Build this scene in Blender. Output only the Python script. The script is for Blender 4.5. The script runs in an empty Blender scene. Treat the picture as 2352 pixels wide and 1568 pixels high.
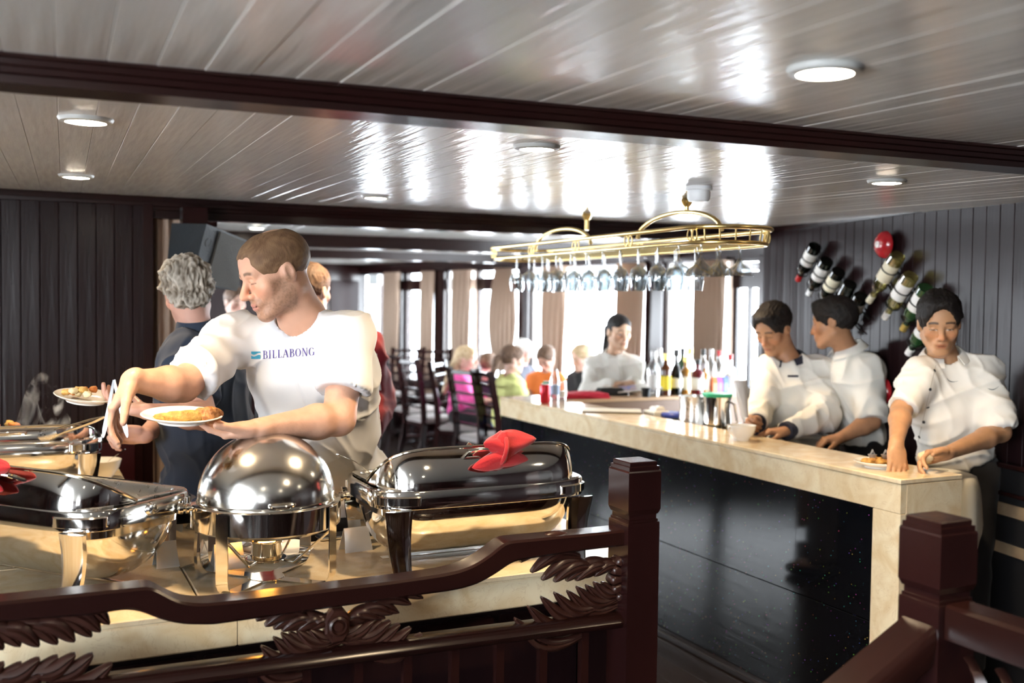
import bpy, math, random
import numpy as np
from mathutils import Vector, Matrix
from mathutils.bvhtree import BVHTree
random.seed(7)
rng = np.random.default_rng(7)
SC = bpy.context.scene
COL = SC.collection
PI = math.pi
# ------------------------------------------------------------------ camera
# world X runs across the saloon (along buffet and beams), world Y runs along the bar, metres
FPX, CX, CY, CAMH = 2287.0, 1176.0, 784.0, 1.6
YAW = math.radians(26.0); PITCH = math.radians(2.15); ROLL = 0.0125
_f = np.array([math.sin(YAW)*math.cos(PITCH), math.cos(YAW)*math.cos(PITCH), -math.sin(PITCH)])
_r0 = np.array([math.cos(YAW), -math.sin(YAW), 0.0]); _u0 = np.cross(_r0, _f)
_r = _r0*math.cos(ROLL)+_u0*math.sin(ROLL); _u = np.cross(_r, _f)
CAMP = np.array([0.0, 0.0, CAMH])
_fh = np.array([math.sin(YAW), math.cos(YAW), 0.0])
def ray(x, y): return _f+_r*((x-CX)/FPX)-_u*((y-CY)/FPX)
def D(x, y, d):                       # point seen at (x,y) at level distance d ahead
    r = ray(x, y); return CAMP+r*(d/(r@_fh))
def atZ(x, y, z):
    r = ray(x, y); return CAMP+r*((z-CAMH)/r[2])
def atX(x, y, X):
    r = ray(x, y); return CAMP+r*(X/r[0])
def atY(x, y, Y):
    r = ray(x, y); return CAMP+r*(Y/r[1])
def atPl(x, y, p0, n):
    r = ray(x, y); return CAMP+r*(((p0-CAMP)@n)/(r@n))
cam = bpy.data.cameras.new('camera'); co = bpy.data.objects.new('camera', cam); COL.objects.link(co)
co.matrix_world = Matrix(((_r[0], _u[0], -_f[0], 0), (_r[1], _u[1], -_f[1], 0), (_r[2], _u[2], -_f[2], CAMH), (0, 0, 0, 1)))
cam.sensor_width = 36.0; cam.lens = FPX*36.0/2352.0; cam.clip_start = 0.05; cam.clip_end = 200
cam.dof.use_dof = True; cam.dof.focus_distance = 2.9; cam.dof.aperture_fstop = 2.2; cam.dof.aperture_blades = 9
SC.camera = co
# ------------------------------------------------------------------ world, light, exposure
W = bpy.data.worlds.new('world'); SC.world = W; W.use_nodes = True
wn = W.node_tree; wbg = wn.nodes['Background']
wbg.inputs[0].default_value = (0.86, 0.93, 1.0, 1); wbg.inputs[1].default_value = 9.0
SC.view_settings.view_transform = 'Standard'; SC.view_settings.look = 'None'
SC.view_settings.exposure = 1.78; SC.view_settings.gamma = 1.0; SC.view_settings.use_curve_mapping = False
try:
    SC.cycles.max_bounces = 7; SC.cycles.diffuse_bounces = 3; SC.cycles.glossy_bounces = 4
    SC.cycles.transmission_bounces = 6; SC.cycles.transparent_max_bounces = 16
    SC.cycles.caustics_reflective = False; SC.cycles.caustics_refractive = False
    SC.cycles.sample_clamp_indirect = 4.0; SC.cycles.use_denoising = True
except Exception: pass
def area(name, loc, target, sx, sy, power, color):
    l = bpy.data.lights.new(name, 'AREA'); l.shape = 'RECTANGLE'; l.size = sx; l.size_y = sy; l.energy = power; l.color = color
    o = bpy.data.objects.new(name, l); COL.objects.link(o); o.location = loc
    o.rotation_euler = (Vector(target)-Vector(loc)).to_track_quat('-Z', 'Y').to_euler()
    return o
# area lamps added as daylight: by window openings at left, before solid wall behind
area('window_daylight', (-3.25, 0.0, 1.4), (0.0, 3.0, 1.3), 2.2, 1.1, 34, (0.90, 0.95, 1.0))
area('window_daylight', (-1.2, -2.9, 1.6), (0.6, 3.5, 1.1), 1.6, 0.7, 4, (0.93, 0.96, 1.0))
# ------------------------------------------------------------------ helpers
def nmat(name): 
    m = bpy.data.materials.new(name); m.use_nodes = True
    return m, m.node_tree.nodes, m.node_tree.links, m.node_tree.nodes['Principled BSDF']
def mat(name, col, rough=0.5, metal=0.0, bump=None, var=None, coat=0, trans=0, ior=1.45, emit=None, estr=0, alpha=1, vcol=False, sheen=0, spec=0.5, stretch=None, rvar=None):
    """col base; bump=(scale,strength); var=(scale, colour2, contrast) noise mix; stretch=(x,y,z) texture scale"""
    m, N, L, B = nmat(name)
    B.inputs['Base Color'].default_value = (*col, 1); B.inputs['Roughness'].default_value = rough
    B.inputs['Metallic'].default_value = metal; B.inputs['IOR'].default_value = ior
    B.inputs['Transmission Weight'].default_value = trans; B.inputs['Coat Weight'].default_value = coat
    B.inputs['Coat Roughness'].default_value = 0.08; B.inputs['Alpha'].default_value = alpha
    B.inputs['Specular IOR Level'].default_value = spec; B.inputs['Sheen Weight'].default_value = sheen
    if emit: B.inputs['Emission Color'].default_value = (*emit, 1); B.inputs['Emission Strength'].default_value = estr
    src = None
    if bump or var or rvar:
        tc = N.new('ShaderNodeTexCoord'); mp = N.new('ShaderNodeMapping'); L.new(tc.outputs['Object'], mp.inputs[0])
        if stretch: mp.inputs['Scale'].default_value = stretch
    if var:
        n = N.new('ShaderNodeTexNoise'); n.inputs['Scale'].default_value = var[0]; n.inputs['Detail'].default_value = 6
        L.new(mp.outputs[0], n.inputs['Vector'])
        r = N.new('ShaderNodeValToRGB'); c = var[2] if len(var) > 2 else 0.2
        r.color_ramp.elements[0].position = 0.5-c; r.color_ramp.elements[1].position = 0.5+c
        r.color_ramp.elements[0].color = (*col, 1); r.color_ramp.elements[1].color = (*var[1], 1)
        L.new(n.outputs[0], r.inputs[0]); L.new(r.outputs[0], B.inputs['Base Color'])
    if vcol:
        a = N.new('ShaderNodeAttribute'); a.attribute_name = 'Col'; L.new(a.outputs['Color'], B.inputs['Base Color'])
    if rvar:
        n3 = N.new('ShaderNodeTexNoise'); n3.inputs['Scale'].default_value = rvar[0]; n3.inputs['Detail'].default_value = 5
        L.new(mp.outputs[0], n3.inputs['Vector']); mr = N.new('ShaderNodeMapRange')
        mr.inputs['To Min'].default_value = rvar[1]; mr.inputs['To Max'].default_value = rvar[2]
        L.new(n3.outputs[0], mr.inputs[0]); L.new(mr.outputs[0], B.inputs['Roughness'])
    if bump:
        n2 = N.new('ShaderNodeTexNoise'); n2.inputs['Scale'].default_value = bump[0]; n2.inputs['Detail'].default_value = 4 if len(bump) < 3 else 1.2
        L.new(mp.outputs[0], n2.inputs['Vector'])
        b = N.new('ShaderNodeBump'); b.inputs['Strength'].default_value = bump[1]; b.inputs['Distance'].default_value = 0.01 if len(bump) < 3 else bump[2]
        L.new(n2.outputs[0], b.inputs['Height']); L.new(b.outputs[0], B.inputs['Normal'])
    return m
class MB:
    """collects simple solids into one mesh"""
    def __init__(s): s.v = []; s.f = []; s.m = []
    def add(s, vs, fs, mi=0):
        o = len(s.v); s.v += [tuple(map(float, p)) for p in vs]; s.f += [tuple(i+o for i in f) for f in fs]; s.m += [mi]*len(fs); return s
    def box(s, x0, x1, y0, y1, z0, z1, bev=0.0, mi=0):
        if bev <= 0:
            vs = [(x, y, z) for x in (x0, x1) for y in (y0, y1) for z in (z0, z1)]
            return s.add(vs, [(0, 1, 3, 2), (4, 6, 7, 5), (0, 4, 5, 1), (2, 3, 7, 6), (0, 2, 6, 4), (1, 5, 7, 3)], mi)
        b = min(bev, (x1-x0)/2.01, (y1-y0)/2.01, (z1-z0)/2.01)
        return s.loft([[(x0+b+i, y0+b+j, z) for i, j in ((0, 0), (x1-x0-2*b, 0), (x1-x0-2*b, y1-y0-2*b), (0, y1-y0-2*b))] if z in (z0, z1) else
                       [(x0+i, y0+j, z) for i, j in ((0, 0), (x1-x0, 0), (x1-x0, y1-y0), (0, y1-y0))] for z in (z0, z0+b, z1-b, z1)], mi)
    def loft(s, rings, mi=0, caps=True, closed=True):
        n = len(rings[0]); vs = [p for r in rings for p in r]; fs = []
        for k in range(len(rings)-1):
            for i in range(n if closed else n-1):
                j = (i+1) % n; fs.append((k*n+i, k*n+j, (k+1)*n+j, (k+1)*n+i))
        if caps and closed: fs.append(tuple(range(n-1, -1, -1))); fs.append(tuple((len(rings)-1)*n+i for i in range(n)))
        return s.add(vs, fs, mi)
    def lathe(s, prof, c=(0, 0, 0), seg=32, axis='z', mi=0, R=None):
        rings = []
        for r, h in prof:
            ring = []
            for i in range(seg):
                a = 2*PI*i/seg; p = (r*math.cos(a), r*math.sin(a), h)
                if axis == 'x': p = (p[2], p[0], p[1])
                if axis == 'y': p = (p[0], p[2], p[1])
                p = Vector(p)
                if R is not None: p = R @ p
                ring.append((p[0]+c[0], p[1]+c[1], p[2]+c[2]))
            rings.append(ring)
        return s.loft(rings, mi)
    def tube(s, pts, r, seg=10, mi=0, flat=None, close=False):
        pts = [Vector(p) for p in pts]; rings = []; n = len(pts); up = None
        for i, p in enumerate(pts):
            if close: t = (pts[(i+1) % n]-pts[i-1])
            else: t = (pts[min(i+1, n-1)]-pts[max(i-1, 0)])
            t.normalize()
            if up is None:
                up = Vector((0, 0, 1)) if abs(t.z) < 0.9 else Vector((1, 0, 0))
            sd = t.cross(up)
            if sd.length < 1e-5: sd = t.orthogonal()
            sd.normalize(); up = sd.cross(t).normalized()
            rr = r[i] if isinstance(r, (list, tuple)) else r
            ra, rb = (rr, rr) if flat is None else (rr, rr*flat)
            rings.append([tuple(p+sd*(math.cos(2*PI*k/seg)*ra)+up*(math.sin(2*PI*k/seg)*rb)) for k in range(seg)])
        if close: rings.append(rings[0]); return s.loft(rings, mi, caps=False)
        return s.loft(rings, mi)
    def ribbon(s, pts, w, t, upv=(0, 0, 1), mi=0):
        """flat strip: centre points, width along side = cross(tangent, n) where n list gives surface normal"""
        rings = []
        P = [Vector(p) for p in pts]; n = len(P); side = Vector(upv).normalized()
        for i, p in enumerate(P):
            tg = (P[min(i+1, n-1)]-P[max(i-1, 0)]).normalized(); nr = tg.cross(side).normalized()
            a = side*(w/2); b = nr*(t/2)
            rings.append([tuple(p-a-b), tuple(p+a-b), tuple(p+a+b), tuple(p-a+b)])
        return s.loft(rings, mi)
    def prism(s, poly, z0, z1, mi=0, fn=None):
        n = len(poly); fn = fn or (lambda x, y, z: (x, y, z))
        return s.add([fn(x, y, z0) for x, y in poly]+[fn(x, y, z1) for x, y in poly],
                     [tuple(range(n-1, -1, -1)), tuple(range(n, 2*n))]+[(i, (i+1) % n, n+(i+1) % n, n+i) for i in range(n)], mi)
    def build(s, name, m=None, parent=None, smooth=False, angle=None, loc=None):
        me = bpy.data.meshes.new(name); me.from_pydata(s.v, [], s.f); 
        ms = m if isinstance(m, (list, tuple)) else [m]
        for x in ms: me.materials.append(x)
        if len(ms) > 1: me.polygons.foreach_set('material_index', s.m)
        me.update()
        if smooth:
            me.polygons.foreach_set('use_smooth', [True]*len(me.polygons))
            me.set_sharp_from_angle(angle=math.radians(angle if angle else 40))
        return link(name, me, parent, loc)
def link(name, me, parent=None, loc=None):
    o = bpy.data.objects.new(name, me); COL.objects.link(o)
    if parent is not None: o.parent = parent
    if loc is not None: o.location = loc
    return o
def tag(o, label=None, cat=None, group=None, kind=None):
    if label: o['label'] = label
    if cat: o['category'] = cat
    if group: o['group'] = group
    if kind: o['kind'] = kind
    return o
def thing(name, label, cat, loc=(0, 0, 0), rz=0.0, group=None, rot=None):
    o = bpy.data.objects.new(name, None); COL.objects.link(o); o.location = loc; o.empty_display_size = 0.05
    o.rotation_euler = rot if rot else (0, 0, rz)
    return tag(o, label, cat, group)
def struct(o): o['kind'] = 'structure'; return o
def copy_tree(o, parent=None):
    c = o.copy(); COL.objects.link(c)
    if parent is not None: c.parent = parent
    for ch in list(o.children): copy_tree(ch, c)
    return c
# ------------------------------------------------------------------ materials
WOOD = mat('mahogany', (0.010, 0.0035, 0.0035), 0.20, var=(6, (0.022, 0.0065, 0.006), 0.25), stretch=(1, 1, 0.15), bump=(30, 0.05), spec=0.4)
WOODX = mat('mahogany_rail', (0.009, 0.003, 0.003), 0.22, var=(6, (0.020, 0.0065, 0.005), 0.25), stretch=(0.15, 1, 1), bump=(25, 0.05), spec=0.45)
WALLW = mat('panel_wood', (0.010, 0.005, 0.006), 0.28, var=(5, (0.020, 0.008, 0.008), 0.25), stretch=(2, 2, 0.12), bump=(14, 0.2), spec=0.12)
WALLL = mat('panel_wood_left', (0.010, 0.005, 0.006), 0.24, var=(5, (0.020, 0.008, 0.008), 0.25), stretch=(2, 2, 0.12), bump=(14, 0.2), spec=0.38)
DARKP = mat('dark_panel', (0.012, 0.006, 0.006), 0.35, bump=(20, 0.1), stretch=(1, 1, 0.2))
CARVE = mat('carved_wood', (0.022, 0.007, 0.005), 0.3, var=(40, (0.038, 0.014, 0.010), 0.2))
CEIL = mat('ceiling_paint', (0.66, 0.64, 0.60), 0.17, bump=(9, 0.22), stretch=(5, 0.35, 1), rvar=(12, 0.10, 0.26), spec=0.75)
FLOORM = mat('floor_wood', (0.010, 0.007, 0.007), 0.16, var=(5, (0.022, 0.013, 0.010), 0.25), stretch=(3, 0.3, 1), bump=(12, 0.12))
STEEL = mat('polished_steel', (0.80, 0.78, 0.74), 0.06, 1.0, rvar=(30, 0.04, 0.12))
STEELB = mat('brushed_steel', (0.72, 0.71, 0.69), 0.28, 1.0, rvar=(40, 0.2, 0.38))
BRASS = mat('brass', (0.88, 0.66, 0.28), 0.28, 1.0)
WHITEC = mat('white_ceramic', (0.86, 0.85, 0.82), 0.12, coat=0.5)
RED = mat('red_cloth', (0.40, 0.008, 0.012), 0.85, bump=(300, 0.15), sheen=0.3)
BLACKP = mat('black_plastic', (0.012, 0.012, 0.013), 0.4)
BRIGHT = mat('painted_white', (0.82, 0.83, 0.84), 0.4)
CURT = mat('curtain_fabric', (0.40, 0.29, 0.22), 0.9, bump=(200, 0.1), sheen=0.2)
SEATF = mat('seat_fabric', (0.32, 0.29, 0.28), 0.8, bump=(200, 0.1))
def marble_mat():
    m, N, L, B = nmat('cream_marble'); B.inputs['Roughness'].default_value = 0.16; B.inputs['Coat Weight'].default_value = 0.3
    tc = N.new('ShaderNodeTexCoord'); n = N.new('ShaderNodeTexNoise'); n.inputs['Scale'].default_value = 7; n.inputs['Detail'].default_value = 9; n.inputs['Distortion'].default_value = 1.6
    L.new(tc.outputs['Object'], n.inputs['Vector']); r = N.new('ShaderNodeValToRGB'); e = r.color_ramp.elements
    e[0].position = 0.30; e[0].color = (0.72, 0.53, 0.30, 1); e[1].position = 0.62; e[1].color = (0.86, 0.72, 0.49, 1)
    L.new(n.outputs[0], r.inputs[0])
    n2 = N.new('ShaderNodeTexNoise'); n2.inputs['Scale'].default_value = 12; n2.inputs['Detail'].default_value = 8; n2.inputs['Distortion'].default_value = 2.5
    L.new(tc.outputs['Object'], n2.inputs['Vector']); r2 = N.new('ShaderNodeValToRGB'); e = r2.color_ramp.elements
    e[0].position = 0.485; e[0].color = (0, 0, 0, 1); e[1].position = 0.515; e[1].color = (0, 0, 0, 1); k = r2.color_ramp.elements.new(0.5); k.color = (1, 1, 1, 1)
    L.new(n2.outputs[0], r2.inputs[0]); mx = N.new('ShaderNodeMix'); mx.data_type = 'RGBA'; mx.inputs[7].default_value = (0.55, 0.37, 0.20, 1)
    mul = N.new('ShaderNodeMath'); mul.operation = 'MULTIPLY'; mul.inputs[1].default_value = 0.35; L.new(r2.outputs[0], mul.inputs[0])
    L.new(mul.outputs[0], mx.inputs[0]); L.new(r.outputs[0], mx.inputs[6]); L.new(mx.outputs[2], B.inputs['Base Color'])
    return m
MARBLE = marble_mat()
def granite_mat():
    m, N, L, B = nmat('black_galaxy_granite'); B.inputs['Roughness'].default_value = 0.05; B.inputs['Specular IOR Level'].default_value = 0.4
    tc = N.new('ShaderNodeTexCoord'); v = N.new('ShaderNodeTexVoronoi'); v.inputs['Scale'].default_value = 95
    L.new(tc.outputs['Object'], v.inputs['Vector'])
    lt = N.new('ShaderNodeMath'); lt.operation = 'LESS_THAN'; lt.inputs[1].default_value = 0.21; L.new(v.outputs['Distance'], lt.inputs[0])
    sp = N.new('ShaderNodeSeparateColor'); L.new(v.outputs['Color'], sp.inputs[0])
    g = N.new('ShaderNodeMath'); g.operation = 'GREATER_THAN'; g.inputs[1].default_value = 0.80; L.new(sp.outputs[0], g.inputs[0])
    mu = N.new('ShaderNodeMath'); mu.operation = 'MULTIPLY'; L.new(lt.outputs[0], mu.inputs[0]); L.new(g.outputs[0], mu.inputs[1])
    hsv = N.new('ShaderNodeCombineColor'); hsv.mode = 'HSV'; hsv.inputs[1].default_value = 0.85; hsv.inputs[2].default_value = 0.6; L.new(sp.outputs[1], hsv.inputs[0])
    mx = N.new('ShaderNodeMix'); mx.data_type = 'RGBA'; mx.inputs[6].default_value = (0.004, 0.0045, 0.006, 1)
    L.new(mu.outputs[0], mx.inputs[0]); L.new(hsv.outputs[0], mx.inputs[7]); L.new(mx.outputs[2], B.inputs['Base Color'])
    return m
GRANITE = granite_mat()
def glass_mat(name, tint=(1, 1, 1), ior=1.45, rough=0.0, fac=0.0, edge=0.9):
    m, N, L, B = nmat(name); out = N['Material Output']; N.remove(B)
    t = N.new('ShaderNodeBsdfTransparent'); t.inputs[0].default_value = (*tint, 1)
    g = N.new('ShaderNodeBsdfGlossy'); g.inputs['Roughness'].default_value = rough+0.02
    fr = N.new('ShaderNodeLayerWeight'); fr.inputs[0].default_value = 0.35; mx = N.new('ShaderNodeMixShader')
    mr = N.new('ShaderNodeMapRange'); mr.inputs['To Min'].default_value = fac; mr.inputs['To Max'].default_value = edge
    L.new(fr.outputs['Facing'], mr.inputs[0]); L.new(mr.outputs[0], mx.inputs[0]); L.new(t.outputs[0], mx.inputs[1]); L.new(g.outputs[0], mx.inputs[2]); L.new(mx.outputs[0], out.inputs[0])
    return m
PANE = glass_mat('window_glass', (0.97, 0.99, 1.0), fac=0.03)
CRYSTAL = glass_mat('stem_glass', (0.90, 0.92, 0.93), fac=0.12, edge=0.7)
# ================================================================== ROOM
# floor
fb = MB().box(-5, 9, -3.4, 17, -0.06, -0.012).build('floor', FLOORM); struct(fb)
pl = MB().box(-0.0678, 0.0678, 0, 20, -0.02, 0.0, 0.0015); first = None
for i in range(96):
    x = -4.6+i*0.137
    if first is None: first = pl.build('floor_plank', FLOORM, fb); o = first
    else: o = first.copy(); COL.objects.link(o)
    o.location = (x, -3.2, 0)
# ceiling plane
CAZ = math.radians(-1.8); CSL = 0.0235
cd1 = np.array([math.sin(-CAZ), math.cos(CAZ), CSL]); cd2 = np.array([math.cos(CAZ), math.sin(CAZ), 0.0])
CP0 = D(1762, 525, 6.25); CN = np.cross(cd1, cd2); CN /= np.linalg.norm(CN)
def ceil(x, y): return atPl(x, y, CP0, CN)
def ceilz(x, y): return CP0[2]-((x-CP0[0])*CN[0]+(y-CP0[1])*CN[1])/CN[2]
Z0 = ceilz(0, 0)
cr = thing('ceiling', None, None, (0, 0, Z0)); cr['kind'] = 'structure'
# frame: X = cd2, Y = along planks (sloping up)
yy = cd1/np.linalg.norm(cd1); zz = np.cross(cd2, yy)
cr.matrix_world = Matrix(((cd2[0], yy[0], zz[0], 0), (cd2[1], yy[1], zz[1], 0), (cd2[2], yy[2], zz[2], Z0), (0, 0, 0, 1)))
YB1 = ((D(1762, 525, 6.25)-np.array([0, 0, Z0]))@yy)      # far beam line in ceiling frame
back = MB().box(-5, 7, -3, YB1+0.1, 0.012, 0.05).build('ceiling_board', CEIL, cr)
cpl = MB().loft([[(-0.0396, y, 0.0), (0.0396, y, 0.0), (0.0408, y, 0.0018), (0.0408, y, 0.012), (-0.0408, y, 0.012), (-0.0408, y, 0.0018)] for y in (-3.0, YB1)]); first = None
for i in range(132):
    if first is None: first = cpl.build('ceiling_plank', CEIL, cr); o = first
    else: o = first.copy(); COL.objects.link(o)
    o.location = (-4.4+i*0.082, 0, random.uniform(-0.0006, 0.0006)); o.rotation_euler = (0, random.gauss(0, 0.006), 0)
# ceiling of the room beyond: level
ZF = 2.13
c2 = thing('ceiling', None, None, (0, 0, ZF), rz=CAZ); c2['kind'] = 'structure'
MB().box(-5, 9, YB1+0.02, 17, 0.012, 0.05).build('ceiling_board', CEIL, c2)
cp2 = MB().loft([[(-0.0396, y, 0.0), (0.0396, y, 0.0), (0.0408, y, 0.0018), (0.0408, y, 0.012), (-0.0408, y, 0.012), (-0.0408, y, 0.0018)] for y in (YB1+0.05, 17)]); first = None
for i in range(120):
    if first is None: first = cp2.build('ceiling_plank', CEIL, c2); o = first
    else: o = first.copy(); COL.objects.link(o)
    o.location = (-3.5+i*0.082, 0, random.uniform(-0.0006, 0.0006)); o.rotation_euler = (0, random.gauss(0, 0.006), 0)
# beams
def beam(a, b, prof, name, ext0=2.0, ext1=2.0):
    a = Vector(a); b = Vector(b); d = (b-a); d.z = 0; d.normalize(); n = Vector((-d.y, d.x, 0))
    s = (b.z-a.z)/max((Vector((b.x, b.y))-Vector((a.x, a.y))).length, 1e-6); A0 = a-d*ext0; A0.z = a.z-s*ext0; B0 = b+d*ext1; B0.z = b.z+s*ext1
    mb = MB(); mb.loft([[tuple(P+n*y+Vector((0, 0, z))) for y, z in prof] for P in (A0, B0)])
    return struct(mb.build(name, WOODX))
nb = [(0.0, 0.02), (0.0, -0.006), (0.008, -0.008), (0.010, -0.018), (0.018, -0.020), (0.020, -0.030), (0.030, -0.032), (0.031, -0.046), (0.125, -0.046), (0.126, -0.032), (0.137, -0.030), (0.14, -0.018), (0.15, -0.014), (0.15, 0.02)]
beam(ceil(0, 117), ceil(2352, 338), nb, 'trim_1')
fbm = [(0.0, 0.03), (0.0, -0.008), (0.010, -0.010), (0.012, -0.026), (0.022, -0.030), (0.024, -0.045), (0.034, -0.048), (0.034, -0.088), (0.13, -0.088), (0.13, 0.06)]
fl, fr = ceil(0, 443), ceil(1762, 526)
beam(fl, fr, fbm, 'trim_2', 1.5, 0.0)
FD = (fr-fl); FD[2] = 0; FD /= np.linalg.norm(FD)              # far beam direction
for nm, d, dz in (('trim_3', 7.9, 0.10), ('trim_4', 10.2, 0.085)):
    p = D(760, 560, d); p[2] = ZF; a = p-FD*3; b = p+FD*5.2
    beam(a, b, [(0, 0.02), (0, -dz), (0.14, -dz), (0.14, 0.02)], nm, 0, 0)
# downlights
LENS = mat('lamp_lens', (1, 1, 1), 0.5, emit=(1.0, 0.88, 0.68), estr=14)
TRIMW = mat('lamp_trim', (0.42, 0.42, 0.40), 0.4)
ring = MB(); ring.lathe([(0.044, -0.004), (0.047, -0.010), (0.060, -0.008), (0.064, -0.001), (0.064, 0.004), (0.044, 0.004)], seg=36); lens = MB(); lens.lathe([(0.0001, -0.012), (0.034, -0.0118), (0.0475, -0.0095), (0.0475, -0.004), (0.0001, -0.004)], seg=36)
DL = [(1895, 157, 'near the right of the picture, closest to the camera'), (197, 272, 'front one of the pair at the left'), (175, 402, 'rear one of the pair at the left, over the dark panelled wall'), (1233, 335, 'in the middle bay, above and left of the brass glass rack'),
      (2037, 414, 'at the right, over the bar end and wine bottles'), (863, 450, 'beside the second beam, right of the balding man'), (1570, 487, 'behind the smoke detector near the brass rack')]
dlf = None
for (x, y, wh) in DL:
    p = ceil(x, y)
    t = thing('downlight', 'round recessed downlight '+wh, 'ceiling light', tuple(p-np.array([0, 0, 0.001])), group='recessed downlights in the white plank ceiling')
    t.rotation_euler = (math.atan(CSL), 0, CAZ)
    if dlf is None: dlf = [ring.build('rim', TRIMW, t, True), lens.build('lens', LENS, t, True)]
    else:
        for c in dlf: cc = c.copy(); COL.objects.link(cc); cc.parent = t
    l = bpy.data.lights.new('downlight_bulb', 'SPOT'); l.energy = 23; l.color = (1.0, 0.74, 0.45); l.spot_size = math.radians(125); l.spot_blend = 0.8; l.shadow_soft_size = 0.045
    lo = bpy.data.objects.new('downlight_bulb', l); COL.objects.link(lo); lo.parent = t; lo.location = (0, 0, -0.02)
# more downlights of the same grid, outside the frame
for (x, y) in ((-0.05, 0.75), (2.45, 0.9), (3.6, 1.4), (1.1, 0.1)):
    l = bpy.data.lights.new('downlight_bulb', 'SPOT'); l.energy = 23; l.color = (1.0, 0.74, 0.45); l.spot_size = math.radians(125); l.spot_blend = 0.8; l.shadow_soft_size = 0.045
    t = thing('downlight', 'round recessed white downlight behind the camera', 'ceiling light', (x, y, ceilz(x, y)-0.001), group='recessed downlights in the white plank ceiling')
    for c in dlf: cc = c.copy(); COL.objects.link(cc); cc.parent = t
    lo = bpy.data.objects.new('downlight_bulb', l); COL.objects.link(lo); lo.parent = t; lo.location = (0, 0, -0.02)
for (x, y, d, wh) in ((590, 526, 7.2, 'in the room beyond, behind the balding man'), (1405, 590, 9.4, 'in the room beyond, behind the brass glass rack'), (1140, 592, 9.4, 'in the room beyond, over the seated diners')):
    p = D(x, y, d); t = thing('downlight', 'round recessed downlight '+wh, 'ceiling light', (p[0], p[1], ZF-0.001), group='recessed downlights in the white plank ceiling')
    for c in dlf: cc = c.copy(); COL.objects.link(cc); cc.parent = t
# boards helper: vertical board wall between two plan points
def board_wall(name, a, b, z0, z1, w=0.083, thick=0.02, mt=WALLW, into=1):
    a = np.array(a, float); b = np.array(b, float); L = np.linalg.norm(b-a); ang = math.atan2(b[1]-a[1], b[0]-a[0])
    root = MB().box(0, L, 0.0, 0.05, z0, z1).build(name, DARKP); struct(root); root.location = (a[0], a[1], 0); root.rotation_euler = (0, 0, ang)
    n = int(L/w); w = L/n; first = None
    for i in range(n):
        if first is None:
            first = MB().loft([[(-w/2+0.0008, 0, z), (-w/2+0.0012, -thick, z), (-w/2+0.0035, -thick-0.0016, z), (w/2-0.0035, -thick-0.0016, z), (w/2-0.0012, -thick, z), (w/2-0.0008, 0, z)] for z in (z0, z1)]).build('wall_board', mt, root); o = first
        else: o = first.copy(); COL.objects.link(o)
        o.location = ((i+0.5)*w, 0, 0); o.rotation_euler = (0, 0, random.gauss(0, 0.014))
    return root
# wall_left: boards below the far beam
pl_ = fl+FD*0; wl0 = fl-FD*1.6; wl1 = atPl(346, 700, fl, np.array([-FD[1], FD[0], 0])); off = np.array([-FD[1], FD[0], 0])*0.04
wallL = board_wall('wall_left', (wl0+off)[:2], (wl1+off)[:2], 0, ceilz(*fl[:2])-0.01, into=-1, mt=WALLL)
WLN = np.array([-FD[1], FD[0], 0])
# door-frame post at its right end, and low panelled cupboard door
L0 = wl1+off
mb = MB(); mb.box(-0.035, 0.012, -0.03, 0.09, 0, 2.08, 0.004); o = mb.build('trim_5', WOOD); struct(o); o.location = (L0[0], L0[1], 0); o.rotation_euler = (0, 0, math.atan2(FD[1], FD[0]))
dd = thing('door_1', None, None, tuple(atPl(292, 1000, fl+WLN*0.0, WLN)*np.array([1, 1, 0])), math.atan2(FD[1], FD[0])); dd['kind'] = 'structure'
zt = atPl(292, 993, fl, WLN)[2]; zb = zt-0.75
MB().box(-0.20, 0.075, -0.012, 0.012, zb, zt, 0.003).build('door_frame', WOOD, dd)
MB().box(-0.16, 0.035, -0.022, -0.01, zb+0.05, zt-0.045, 0.006).build('door_panel', mat('red_panel', (0.045, 0.008, 0.010), 0.3), dd)
# right wall
R0 = D(1762, 700, 6.23); R1 = D(2352, 426, 4.10); rd = (R1-R0)[:2]; rd /= np.linalg.norm(rd)
def rw(x, y): return atPl(x, y, R0, np.array([rd[1], -rd[0], 0]))
RN = np.array([rd[1], -rd[0], 0.0]);  RN = -RN if (RN@(-R0)) < 0 else RN       # towards camera
a = R0[:2]-rd*0.02; b = R0[:2]+rd*6.2
wallR = board_wall('wall_right', a, b, 0, 2.12)
zc = [atPl(x, y, R0, RN) for x, y in ((1766, 524), (2352, 426))]
mb = MB(); P0 = Vector((a[0], a[1], 0)); dv = Vector((rd[0], rd[1], 0)); nv = Vector(RN)
for (o0, o1, za, zb_) in ((0.0, 0.035, 2.055, 2.12), (0.0, 0.05, 2.078, 2.12), (0.0, 0.065, 2.095, 2.13)):
    mb.loft([[tuple(P+nv*o+Vector((0, 0, z))) for o, z in ((o0+0.0, za), (o1+0.02, za), (o1+0.02, zb_), (o0, zb_))] for P in (P0, P0+dv*6.2)])
struct(mb.build('trim_6', WOODX))
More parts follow.
